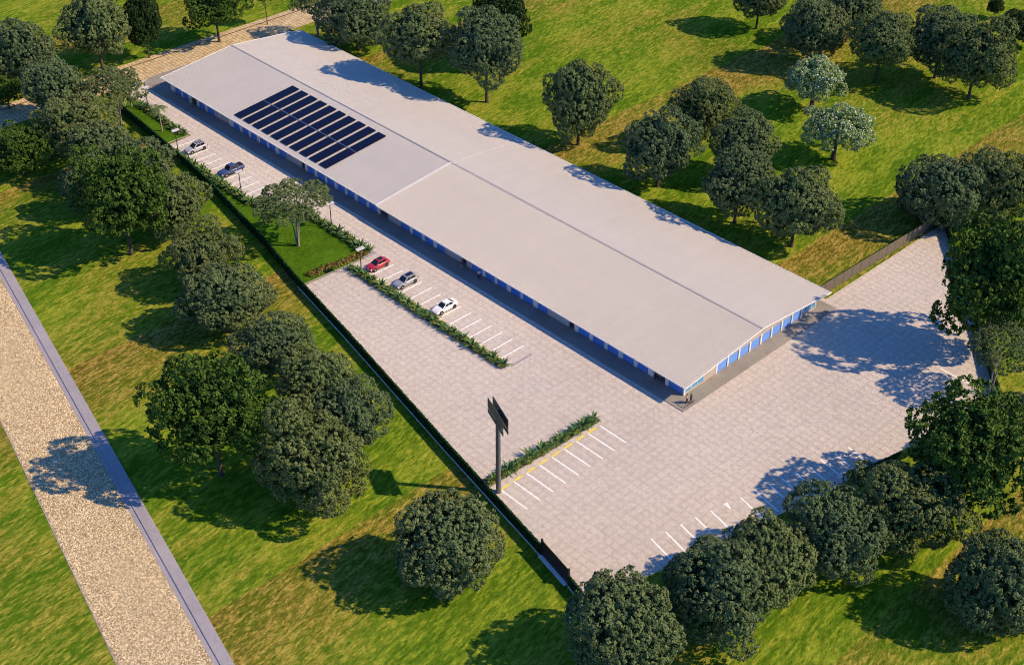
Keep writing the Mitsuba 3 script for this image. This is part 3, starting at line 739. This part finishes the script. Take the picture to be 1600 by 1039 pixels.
# ------------------------------------------------------------------ people
def hullchain(chains):
    ms = []
    for ch in chains:
        for (p, r), (q, s) in zip(ch[:-1], ch[1:]):
            a = m3.Manifold.sphere(r, 12).translate(p); b = m3.Manifold.sphere(s, 12).translate(q)
            ms.append(m3.Manifold.batch_hull([a, b]))
    return m3.Manifold.batch_boolean(ms, m3.OpType.Add)
def smooth_mesh(man, edge=.04, it=6):
    me = man.refine_to_length(edge).to_mesh()
    tm = trimesh.Trimesh(me.vert_properties[:, :3], me.tri_verts, process=True)
    trimesh.smoothing.filter_taubin(tm, iterations=it)
    return tm
def person(x, y, rot, stride, arms, top, trousers, label, hat=False):
    """Local: faces +x, y left. stride = half step length, arms = (left, right) swing or 'crossed'."""
    t = thing('person', label, 'person')
    M = T().translate([x, y, .152]).rotate([0, 0, 1], rot)
    hip = .92; sh = 1.44
    foot = {1: (stride, .10), -1: (-stride, -.10)}
    body, cl_top, cl_leg, shoes = [], [], [], []
    body.append([((0, 0, sh + .02), .075), ((.01, 0, 1.53), .055), ((.02, 0, 1.58), .055)])
    head = [((.02, 0, 1.665), .098), ((.035, 0, 1.60), .072)]
    body.append(head); body.append([((.105, 0, 1.635), .018), ((.085, 0, 1.67), .016)])
    for s in (1, -1): body.append([((.02, s * .098, 1.65), .018), ((.01, s * .10, 1.67), .02)])
    cl_top.append([((0, 0, .96), .145), ((0, 0, 1.12), .13), ((0, 0, 1.30), .15), ((0, 0, 1.42), .10)])
    cl_top.append([((0, .16, 1.40), .065), ((0, -.16, 1.40), .065)]); cl_top.append([((0, .10, 1.28), .12), ((0, -.10, 1.28), .12)])
    cl_leg.append([((0, .07, .93), .13), ((0, -.07, .93), .13)])
    for s in (1, -1):
        fx, fy = foot[s]
        kx = fx * .5 + .07
        cl_leg.append([((0, s * .09, .90), .10), ((kx, s * .10, .50), .068), ((fx, fy, .10), .052)])
        shoes.append([((fx - .04, fy, .05), .048), ((fx + .16, fy, .035), .038)])
        body.append([((fx, fy, .16), .04), ((fx, fy, .06), .04)])
        sw = arms[0 if s == 1 else 1]
        if sw == 'crossed':
            el, wr_ = (.10, s * .26, 1.16), (.22, -s * .06, 1.20)
        else:
            el, wr_ = (sw * .5 - .02, s * .25, 1.14), (sw + .05, s * .26, .91)
        cl_top.append([((0, s * .19, 1.39), .06), (tuple(el), .048), (tuple(.75 * np.array(el) + .25 * np.array(wr_)), .044)])
        body.append([(tuple(el), .038), (tuple(wr_), .028)])
        dv = nrmz(np.array(wr_) - np.array(el)); sd = nrmz(np.cross(dv, [0, s, .2])); w = np.array(wr_)
        palm = w + dv * .08
        body.append([(tuple(w), .028), (tuple(palm), .034)])
        for q, (off, ln) in enumerate(((-.027, .065), (-.009, .08), (.009, .075), (.026, .06))):
            a = palm + sd * off; b = a + dv * ln * .6 + np.array([0, -s, 0]) * .008; c_ = b + dv * ln * .4 + np.array([0, -s, 0]) * .02
            body.append([(tuple(a), .009), (tuple(b), .009), (tuple(c_), .008)])
        th = w + dv * .03 + sd * .03
        body.append([(tuple(th), .011), (tuple(th + sd * .025 + dv * .04), .009)])
    body.append([((0, 0, 1.0), .10), ((0, 0, 1.42), .09)])
    for s in (1, -1):
        fx, fy = foot[s]; body.append([((0, 0, 1.0), .09), ((0, s * .09, .90), .075), ((fx * .5 + .07, s * .10, .50), .05), ((fx, fy, .14), .04)])
        body.append([((0, 0, 1.38), .07), ((0, s * .19, 1.39), .045), (tuple((.10, s * .26, 1.16)) if arms[0] == 'crossed' else (arms[0 if s == 1 else 1] * .5 - .02, s * .25, 1.14), .036)])
    P = lambda n, m, b: add(n, m, b, t, smooth=True, to_world=M)
    P('body', smooth_mesh(hullchain(body), .03, 3), 'skin')
    P('shirt', smooth_mesh(hullchain(cl_top)), top); P('trousers', smooth_mesh(hullchain(cl_leg)), trousers); P('shoes', smooth_mesh(hullchain(shoes)), 'shoe')
    hr = m3.Manifold.batch_hull([m3.Manifold.sphere(.105, 14).translate((.005, 0, 1.70)), m3.Manifold.sphere(.09, 14).translate((-.03, 0, 1.63))]) - m3.Manifold.cube((.3, .3, .3), True).translate((.21, 0, 1.60))
    P('hair', smooth_mesh(hr), 'hair')
person(-1.55, 1.10, 215, .20, (.18, -.15), 'cloth_tan', 'cloth_black', 'person in a tan top and dark trousers walking at the near corner of the building')
person(-1.85, .52, 205, .18, ('crossed', 'crossed'), 'cloth_black', 'cloth_black', 'person in black with bent arms walking beside the one in tan at the corner')
person(44.8, 1.0, 150, .20, (.15, -.2), 'cloth_white', 'cloth_black', 'person in a white shirt and dark trousers walking under the eave in mid facade')
person(49.0, 1.25, 100, .12, (.10, -.1), 'cloth_purple', 'cloth_grey', 'person in a purple top and pale trousers near a doorway in mid facade')
person(134.4, 1.1, 60, .22, (.2, -.2), 'cloth_white', 'cloth_grey', 'person in pale clothes walking at the furthest doorway under the eave')

# ------------------------------------------------------------------ trees
def crown(seed, R=6.8, VR=6.0, n_lobes=70, lobe=(1.3, 2.3), clump_r=.44, per=18, leaf=.165, jit=.28, inner=.76, cover=1.35, bottom=-.85, rough=.10, c0=(.05, .07, .03), c1=(.11, .135, .065), pull=.45, aspect=.6, fill=0):
    rg = np.random.default_rng(seed)
    i = np.arange(n_lobes) + .5
    zz = 1 - (1 - bottom) * i / n_lobes
    ph = i * 2.399963 + rg.normal(0, .25, n_lobes)
    dd = np.c_[np.sqrt(np.clip(1 - zz ** 2, 0, 1)) * np.cos(ph), np.sqrt(np.clip(1 - zz ** 2, 0, 1)) * np.sin(ph), zz] + rg.normal(0, .08, (n_lobes, 3))
    dd = nrmz(dd)
    rad = inner + rg.normal(0, rough, n_lobes)
    lc = dd * rad[:, None] * np.array([R, R, VR])
    lr = rg.uniform(*lobe, n_lobes)
    P, N, cl = [], [], []
    for k in range(n_lobes):
        n = int(cover * 4 * lr[k] ** 2 / clump_r ** 2)
        q = nrmz(rg.normal(size=(n, 3)))
        q = q[(q @ dd[k]) > -.35]
        p = lc[k] + q * lr[k] * rg.uniform(.86, 1.08, (len(q), 1)) * np.array([1, 1, .85])
        near = np.linalg.norm(p[:, None] - lc[None], axis=2) < lr[None] * .84
        near[:, k] = False
        ok = ~near.any(1)
        P.append(p[ok]); N.append(nrmz(q[ok] + pull * dd[k] + [0, 0, .25]))
    P, N = np.vstack(P), np.vstack(N)
    m = len(P)
    q = nrmz(np.repeat(N, per, 0) * .95 + rg.normal(size=(m * per, 3)) * .62)
    cr = np.repeat(rg.uniform(.75, 1.25, m) * clump_r, per)[:, None]
    pos = np.repeat(P, per, 0) + q * cr * rg.uniform(.55, 1.05, (m * per, 1))
    nn = nrmz(q + rg.normal(size=(m * per, 3)) * jit)
    v, f = leaf_quads(pos, nn, rg.uniform(.7, 1.25, m * per) * leaf, rg, aspect, .12)
    u = np.repeat(np.clip(rg.normal(.5, .22, m), 0, 1), per) * .7 + .3 * rg.random(m * per)
    c = np.array(c0) * (1 - u[:, None]) + np.array(c1) * u[:, None]
    # inner foliage round the limbs
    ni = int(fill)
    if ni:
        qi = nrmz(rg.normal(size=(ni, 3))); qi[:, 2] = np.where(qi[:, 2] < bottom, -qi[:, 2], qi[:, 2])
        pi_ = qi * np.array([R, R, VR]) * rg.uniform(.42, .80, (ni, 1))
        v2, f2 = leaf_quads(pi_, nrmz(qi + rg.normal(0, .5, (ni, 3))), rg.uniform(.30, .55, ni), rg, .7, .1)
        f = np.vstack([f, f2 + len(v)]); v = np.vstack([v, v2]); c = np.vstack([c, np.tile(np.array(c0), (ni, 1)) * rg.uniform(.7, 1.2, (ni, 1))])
    return trimesh.Trimesh(v, f, process=False), np.repeat(c, 4, 0), P

def trunk(seed, z=7.0, R=6.8, r=.26, stems=1, limbs=7, spread=.55):
    rg = np.random.default_rng(seed)
    ms = []
    for s in range(stems):
        a = rg.uniform(0, 6.28) + s * 6.28 / stems
        lean = 0.0 if stems == 1 else R * .28
        top = np.array([math.cos(a) * lean, math.sin(a) * lean, z * .95])
        mid = np.array([math.cos(a) * lean * .30 + rg.normal(0, .1), math.sin(a) * lean * .30 + rg.normal(0, .1), z * .5])
        rr = r if stems == 1 else r * .65
        base = np.array([math.cos(a) * .12, math.sin(a) * .12, -.1]) * (stems > 1) + np.array([0, 0, -.1])
        path = [base, base * .5 + mid * .5 + [0, 0, 0], mid, .5 * (mid + top) + rg.normal(0, .12, 3), top]
        ms.append(tube(path, [rr * 1.5, rr * 1.05, rr * .9, rr * .7, rr * .3], 9))
        for k in range(limbs):
            h = rg.uniform(.45, .92); a2 = k * 6.28 / limbs + rg.uniform(-.4, .4)
            st = mid + (top - mid) * (h - .45) / .5 if h > .5 else mid
            en = st + np.array([math.cos(a2) * R * spread, math.sin(a2) * R * spread, z * rg.uniform(.18, .5)])
            md = .5 * (st + en) + [0, 0, -.25]
            ms.append(tube([st, md, en], [rr * .5, rr * .32, rr * .1], 6))
            for e in range(2):
                e2 = en + rg.normal(0, 1.0, 3) + [0, 0, .4]
                ms.append(tube([md, .5 * (md + e2), e2], [rr * .28, rr * .18, rr * .06], 5))
    return cat(ms)

def group(key, mesh, bsdf, color=None, smooth=False):
    d = ply(mesh, bsdf, smooth=smooth, color=color)
    scene[key] = {'type': 'shapegroup', 'shape': d}
AV = 5
for k in range(AV):
    sh = np.array([[1.0, 1.0, 1.0], [.88, .92, .98], [1.10, 1.08, .96], [.90, .96, 1.05], [1.08, 1.02, .85]][k])
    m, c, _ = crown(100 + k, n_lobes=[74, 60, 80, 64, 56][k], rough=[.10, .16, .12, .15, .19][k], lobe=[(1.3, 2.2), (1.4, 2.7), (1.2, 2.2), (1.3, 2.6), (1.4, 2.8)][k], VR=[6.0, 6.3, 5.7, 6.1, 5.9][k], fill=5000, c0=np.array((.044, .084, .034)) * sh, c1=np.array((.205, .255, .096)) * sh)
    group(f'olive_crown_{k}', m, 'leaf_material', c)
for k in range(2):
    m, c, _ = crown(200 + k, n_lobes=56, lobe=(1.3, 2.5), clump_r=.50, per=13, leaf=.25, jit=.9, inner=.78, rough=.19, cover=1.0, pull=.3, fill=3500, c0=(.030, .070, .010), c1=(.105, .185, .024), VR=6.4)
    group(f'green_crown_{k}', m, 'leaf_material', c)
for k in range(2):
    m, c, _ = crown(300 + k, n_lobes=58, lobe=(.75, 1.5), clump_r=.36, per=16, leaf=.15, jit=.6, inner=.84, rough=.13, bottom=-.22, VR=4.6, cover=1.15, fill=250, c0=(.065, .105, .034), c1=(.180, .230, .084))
    group(f'feathery_crown_{k}', m, 'leaf_material', c)
m, c, cp = crown(400, n_lobes=50, lobe=(1.1, 1.9), clump_r=.42, per=12, leaf=.19, jit=.8, inner=.78, rough=.13, bottom=-.5, VR=5.2, fill=1500, c0=(.17, .26, .085), c1=(.40, .51, .21))
group('silver_crown', m, 'leaf_material', c)
rg = np.random.default_rng(5)
pk = cp[rg.integers(0, len(cp), 1300)] + rg.normal(0, .28, (1300, 3))
v, f = leaf_quads(pk * 1.03, nrmz(pk + rg.normal(0, 3, pk.shape)), rg.uniform(.10, .20, 1300), rg, .8)
group('blossom_cloud', trimesh.Trimesh(v, f, process=False), 'leaf_material', np.full((len(v), 3), .78))
m, c, _ = crown(500, n_lobes=54, lobe=(1.4, 2.4), clump_r=.48, per=13, leaf=.24, jit=.9, rough=.16, fill=4000, c0=(.014, .034, .008), c1=(.045, .085, .018), VR=6.2)
group('dark_crown', m, 'leaf_material', c)
for k in range(3):
    group(f'single_trunk_{k}', trunk(600 + k), 'bark_material', smooth=40)
group('multi_trunk', trunk(610, stems=4, limbs=4, r=.22, spread=.35), 'pale_bark_material', smooth=40)
group('stout_trunk', trunk(620, r=.42, limbs=8), 'bark_material', smooth=40)

def inst(key, gname, M):
    scene[key] = {'type': 'instance', 'to_world': M, 'shape': {'type': 'ref', 'id': gname}}
TREES = [
  ('A', -3.2, 50.1, 6.72, 6.3, 1.00, 'lone round dark olive tree on the grass left of the black gate'),
  ('A', 164.9, 22.8, 6.07, 9.5, 1.15, 'large round olive tree at the left edge of the photo, in the top corner'),
  ('A', 164.5, 4.9, 7.24, 10.5, 1.00, 'light olive tree with a thin trunk at the top left, left of a darker tree'),
  ('E', 162.0, -5.4, 3.97, 9.0, 1.50, 'narrow very dark green tree beside the light olive tree at the top left'),
  ('A', 147.4, 24.3, 5.98, 8.0, 1.00, 'olive tree at the left edge, just below the large tree of the top corner'),
  ('B', 131.7, 40.4, 5.36, 5.5, 0.90, 'low mid green bushy tree at the left edge with a small paved patch behind it'),
  ('B', 160.0, 29.2, 2.93, 4.5, 1.00, 'small yellow green tree at the far left edge'),
  ('A', 130.2, 29.4, 5.94, 8.0, 0.95, 'olive tree just left of the feathery tree at the far end of the hedge'),
  ('A', 117.1, 30.2, 6.24, 7.0, 1.00, 'broad olive tree behind the bright green tree in the upper left cluster'),
  ('A', 109.4, 37.6, 4.41, 6.0, 1.20, 'olive tree half hidden behind the left side of the upper left bright green tree'),
  ('A', 92.6, 31.0, 5.31, 7.0, 1.25, 'tall olive tree to the right of the bright green tree, opposite the blue pickup'),
  ('A', 106.6, 28.3, 5.17, 7.0, 1.00, 'olive tree nearest the hedge in the upper left cluster, across from the silver estate car'),
  ('B', 92.7, 40.0, 7.42, 12.0, 1.05, 'bright green tree with a dark visible trunk in front of the upper left cluster'),
  ('A', 74.4, 36.0, 5.22, 6.5, 0.90, 'first olive tree below the upper left cluster, close to the hedge'),
  ('A', 61.6, 40.5, 6.61, 6.5, 0.85, 'wide olive tree above the lower left bright green tree'),
  ('A', 45.3, 41.7, 5.42, 6.5, 0.90, 'olive tree just upper right of the lower bright green tree'),
  ('A', 31.5, 43.9, 5.70, 8.0, 0.90, 'olive tree in the middle of the lower left cluster'),
  ('A', 23.5, 45.0, 5.19, 7.5, 1.00, 'olive tree nearest the hedge in the lower left cluster'),
  ('A', 20.2, 53.8, 6.55, 7.5, 1.00, 'largest and lowest olive tree of the lower left cluster'),
  ('B', 33.3, 60.7, 7.11, 12.0, 1.10, 'large bright green tree whose shadow falls across the gravel road'),
  ('A', -27.8, 44.6, 6.63, 6.6, 1.00, 'olive tree at the bottom edge, nearest to the dark gate'),
  ('A', -32.3, 32.1, 6.20, 6.6, 0.97, 'second olive tree from the gate in the row along the lower parking bays'),
  ('A', -33.3, 23.0, 5.81, 6.6, 0.92, 'third olive tree from the gate in the row along the lower parking bays'),
  ('A', -36.2, 13.7, 5.69, 6.6, 0.95, 'fourth olive tree from the gate in the row along the lower parking bays'),
  ('A', -39.7, 2.6, 6.33, 6.6, 0.92, 'fifth olive tree from the gate, under the large green tree by the parking bays'),
  ('A', -55.1, 6.1, 5.94, 6.2, 1.20, 'dark olive tree at the right edge near the bottom corner'),
  ('A', -41.1, -23.2, 3.77, 7.0, 1.00, 'olive tree at the right edge behind the large green tree by the parking bays'),
  ('B', -24.7, -43.6, 7.85, 13.0, 1.30, 'tall dark green tree at the right edge shading the yard behind the building'),
  ('C', -31.7, -34.3, 5.13, 8.5, 0.85, 'light spreading tree under the tall dark green tree beside the right hedge'),
  ('B', -42.0, -7.8, 8.07, 11.5, 0.95, 'large bright green tree overhanging the yard at the lower right'),
  ('A', 66.8, -45.9, 6.51, 10.5, 1.40, 'tall olive tree standing alone behind the middle of the roof'),
  ('A', 44.7, -44.8, 6.44, 8.8, 1.00, 'left tree of the close group behind the building, with a shadow on the roof edge'),
  ('A', 49.8, -63.2, 5.53, 8.5, 1.00, 'uppermost tree of the close group behind the building'),
  ('A', 35.8, -58.6, 6.03, 8.5, 0.90, 'third olive tree of the close group behind the building, in the middle'),
  ('A', 26.4, -45.2, 5.94, 8.8, 1.00, 'olive tree in front of the close group, just above the roof edge'),
  ('A', 14.4, -46.2, 6.66, 8.8, 1.10, 'lowest olive tree behind the building, near the right roof corner'),
  ('A', 1.4, -71.9, 7.14, 6.0, 0.95, 'olive tree standing at the far end of the dark fence'),
  ('A', -4.8, -81.2, 6.36, 6.5, 1.00, 'olive tree at the right edge beside the far end of the dark fence'),
  ('D', 44.3, -93.1, 6.37, 6.6, 0.85, 'silvery white blossoming tree, upper one of the two on the right lawn'),
  ('D', 28.1, -78.0, 6.58, 6.6, 0.80, 'silvery white blossoming tree, lower one of the two on the right lawn'),
  ('A', 57.5, -110.2, 6.74, 9.0, 1.00, 'olive tree just behind the upper silvery tree'),
  ('A', 59.0, -126.4, 6.68, 9.0, 0.90, 'olive tree cut off by the top edge, behind the row at the upper right'),
  ('A', 42.0, -113.4, 6.28, 10.0, 1.00, 'olive tree with a thin trunk in the middle of the upper right row'),
  ('A', 34.4, -124.6, 6.88, 9.0, 1.00, 'left one of the two joined olive trees at the upper right'),
  ('A', 23.9, -120.9, 6.95, 9.5, 1.05, 'right one of the two joined olive trees at the upper right'),
  ('E', 30.7, -152.0, 4.64, 5.0, 0.90, 'dark round bushy tree at the top right corner edge'),
  ('E', 42.5, -163.1, 1.82, 3.2, 1.10, 'small thin young tree at the top edge near the right corner'),
  ('A', 77.9, -117.5, 5.92, 9.0, 1.00, 'olive tree mostly cut off by the top edge, left of the upper right row'),
  ('A', 133.0, -42.2, 7.47, 7.8, 0.90, 'olive tree behind the far end of the roof, beside the gravel road'),
  ('A', 107.7, -39.6, 7.00, 12.4, 1.05, 'left one of the two close olive trees behind the far half of the roof'),
  ('A', 93.3, -45.5, 7.13, 12.8, 1.05, 'right one of the two close olive trees behind the far half of the roof'),
  ('E', 105.5, -60.6, 6.43, 12.0, 1.10, 'very dark green tree behind the pair of olive trees at the top edge'),
  ('B', 158.5, -21.7, 6.38, 9.0, 0.75, 'open spreading tree beside the far gravel road at the top edge'),
  ('C', 145.3, -40.1, 4.98, 8.2, 0.90, 'multi-stemmed tree with thin trunks at the far end of the roof'),
  ('E', 159.2, -35.6, 2.39, 8.0, 1.00, 'tree at the top edge of which only the bare trunk base is seen'),
  ('C', 74.7, 17.2, 6.66, 8.8, 0.72, 'feathery grey green multi-stemmed tree on the small lawn between the parking areas'),
  ('C', 136.0, 16.8, 6.17, 8.8, 0.85, 'feathery grey green multi-stemmed tree beside the hedge at the far end of the parking'),
]
KN = {'A': 'olive_tree', 'B': 'broadleaf_tree', 'C': 'feathery_tree', 'D': 'blossom_tree', 'E': 'dark_tree'}
rg = np.random.default_rng(77)
cnt = {}
for kind, x, y, R, zc, vr, lab in TREES:
    i = cnt[kind] = cnt.get(kind, -1) + 1
    if not lab: continue
    t = thing(KN[kind], lab, 'tree')
    rot = float(rg.uniform(0, 360)); s = R / (6.95 if kind == 'A' else 7.1)
    cg = {'A': f'olive_crown_{i % AV}', 'B': f'green_crown_{i % 2}', 'C': f'feathery_crown_{i % 2}', 'D': 'silver_crown', 'E': 'dark_crown'}[kind]
    tg = {'A': f'single_trunk_{i % 3}', 'B': f'single_trunk_{i % 3}', 'C': 'multi_trunk', 'D': 'stout_trunk', 'E': f'single_trunk_{i % 3}'}[kind]
    sx, lean = float(rg.uniform(.93, 1.09)), float(rg.uniform(-7, 7))
    M = T().translate([x, y, zc]).rotate([0, 0, 1], rot).rotate([1, 0, 0], lean).scale([s * sx, s / sx, s * vr * float(rg.uniform(.95, 1.07))])
    inst(t + '__crown', cg, M)
    if kind == 'D': inst(t + '__blossom', 'blossom_cloud', M)
    inst(t + '__trunk', tg, T().translate([x, y, 0]).rotate([0, 0, 1], rot).scale([s * 1.05, s * 1.05, zc / 7.0]))

# small palms
def palm(x, y, h, label):
    t = thing('palm', label, 'palm')
    rgp = np.random.default_rng(int(x * 10))
    add('trunk', tube([[x, y, 0], [x + .05, y, h * .3], [x - .05, y + .05, h * .7], [x, y, h]], [.20, .15, .13, .12], 10), 'pale_bark_material', t, smooth=40)
    V, Fc, o = [], [], 0
    for k in range(16):
        a = k * 2.4; el = rgp.uniform(-.1, .9); L = rgp.uniform(1.6, 2.2)
        dirv = np.array([math.cos(a), math.sin(a), 0])
        pts = [np.array([x, y, h]) + dirv * L * u * math.cos(el * (1 - u)) + np.array([0, 0, L * (u * math.sin(el) - .75 * u * u)]) for u in np.linspace(0, 1, 9)]
        side = np.array([-math.sin(a), math.cos(a), 0])
        for u in range(8):
            for s in (-1, 1):
                w = .55 * math.sin(math.pi * (u + 1) / 9.5)
                p0, p1 = pts[u], pts[u + 1]
                tip = p1 + side * s * w + dirv * .15 - np.array([0, 0, .18 * w / .55])
                V += [p0, p1, tip]; Fc.append([o, o + 1, o + 2]); o += 3
    cols = np.tile([[.10, .15, .05]], (len(V), 1)) * np.repeat(rgp.uniform(.7, 1.3, len(V) // 3), 3)[:, None]
    add('fronds', trimesh.Trimesh(np.array(V), np.array(Fc), process=False), 'leaf_material', t, color=cols)
palm(129.2, 11.4, 5.6, 'small palm with a pale trunk beside the silver estate car end of the narrow lawn')
palm(143.0, 10.3, 5.4, 'small palm half hidden by the feathery tree near the hedge end')

# ------------------------------------------------------------------ planting
def spiky(seed, n=22, L=1.15, c=(.080, .165, .055)):
    rg = np.random.default_rng(seed); V, Q, C, o = [], [], [], 0
    for k in range(n):
        a = k * 2.4 + rg.normal(0, .2); el = rg.uniform(.45, 1.35); l = L * rg.uniform(.75, 1.15)
        dv, sv = np.array([math.cos(a), math.sin(a), 0]), np.array([-math.sin(a), math.cos(a), 0])
        col = np.array(c) * rg.uniform(.6, 1.4) + (np.array([.08, .06, 0]) if rg.random() < .15 else 0)
        for j, u in enumerate((0, .35, .7, 1)):
            p = dv * l * u * math.cos(el) + np.array([0, 0, .12 + l * (u * math.sin(el) - .35 * u * u)])
            w = (.07, .085, .055, .008)[j]
            V += [p - sv * w, p + sv * w]; C += [col, col]
            if j: Q.append([o, o + 1, o + 3, o + 2]); o += 2
        o += 2
    return quadmesh(V, Q), np.array(C)
def leafy(seed, n=150, r=.62, h=.65, c0=(.11, .15, .03), c1=(.38, .38, .09), red=0.0):
    rg = np.random.default_rng(seed)
    q = nrmz(rg.normal(size=(n, 3)) * [1, 1, .8] + [0, 0, .5]); q[:, 2] = np.abs(q[:, 2])
    pos = q * [r, r, h] * rg.uniform(.45, 1.05, (n, 1)) + [0, 0, .08]
    v, f = leaf_quads(pos, nrmz(q + rg.normal(0, .6, q.shape)), rg.uniform(.11, .20, n), rg, .5, .15)
    u = rg.random((n, 1)); c = np.array(c0) * (1 - u) + np.array(c1) * u
    rd = rg.random(n) < red; c[rd] = np.array([.20, .085, .04]) * rg.uniform(.6, 1.2, (rd.sum(), 1))
    return trimesh.Trimesh(v, f, process=False), np.repeat(c, 4, 0)
for k in range(3):
    group(f'spiky_{k}', *(lambda a: (a[0], 'leaf_material', a[1]))(spiky(700 + k)))
    group(f'leafy_{k}', *(lambda a: (a[0], 'leaf_material', a[1]))(leafy(710 + k)))
    group(f'croton_{k}', *(lambda a: (a[0], 'leaf_material', a[1]))(leafy(720 + k, red=.35, c1=(.36, .30, .07))))
rg = np.random.default_rng(8)
def row(pts, step, width, where, fill='leafy', spikes=True, per=2, size=1.0, end='near end'):
    nth = 0
    pts = np.array(pts, float)
    L = np.r_[0, np.cumsum(np.linalg.norm(np.diff(pts, axis=0), axis=1))]
    at = lambda s: np.array([np.interp(s, L, pts[:, 0]), np.interp(s, L, pts[:, 1])])
    s = .5
    while s < L[-1]:
        items = [('spiky', s, 0, 1.6), ('spiky', s + step * .5, .3, 1.25)] if spikes else []
        items += [(fill, s + step * (j + .6) / per, (.5 if (j + int(s)) % 2 else -.5), .95) for j in range(per)]
        items += [(fill, s + step * (j + .1) / per, (-.6 if (j + int(s)) % 2 else .6), .8) for j in range(per)]
        for kind, ss, off, sz in items:
            if ss > L[-1]: continue
            p = at(ss); q = at(min(ss + .1, L[-1])); qq = at(max(ss - .1, 0)); dv = nrmz(q - qq); nv = np.array([-dv[1], dv[0]])
            p = p + nv * width * .5 * off + rg.normal(0, .10, 2)
            sc_ = float(sz * size * rg.uniform(.85, 1.2))
            name, lab, catg = {'spiky': ('spiky_plant', f'spiky leaved plant {where}', 'plant'), 'leafy': ('leafy_shrub', f'low yellow green shrub {where}', 'shrub'), 'croton': ('croton_shrub', f'low reddish and yellow shrub {where}', 'shrub')}[kind]
            if kind == 'spiky':
                nth += 1
                lab = f'spiky leaved plant {where}, {nth}{"th" if 10 < nth % 100 < 14 else {1: "st", 2: "nd", 3: "rd"}.get(nth % 10, "th")} from the {end}'
            k = thing(name, lab, catg, ('spiky plants ' if kind == 'spiky' else 'low shrubs ') + where)
            inst(k, f'{kind}_{int(rg.integers(3))}', T().translate([float(p[0]), float(p[1]), .07]).rotate([0, 0, 1], float(rg.uniform(0, 360))).scale(sc_))
        s += step
row([(23.9, 14.75), (63.0, 14.75)], 2.3, 1.5, 'in the long strip before the near cars', end='open end')
row([(5.25, 13.5), (6.2, 34.4)], 2.1, 1.3, 'in the strip by the tall sign', end='building end')
row([(64.0, 9.5), (83.8, 9.5)], 2.2, 1.3, 'along the building side of the small lawn', size=1.1, end='red car')
row([(64.4, 9.8), (65.8, 21.6)], 1.6, 1.0, 'at the near end of the small lawn', fill='croton', spikes=False)
row([(84.0, 9.8), (92.8, 14.9), (121.5, 14.75)], 2.4, 1.2, 'along the far parking bays', size=1.1)
row([(124.6, 9.1), (142.8, 8.5)], 2.1, 1.2, 'along the far narrow lawn', fill='croton')
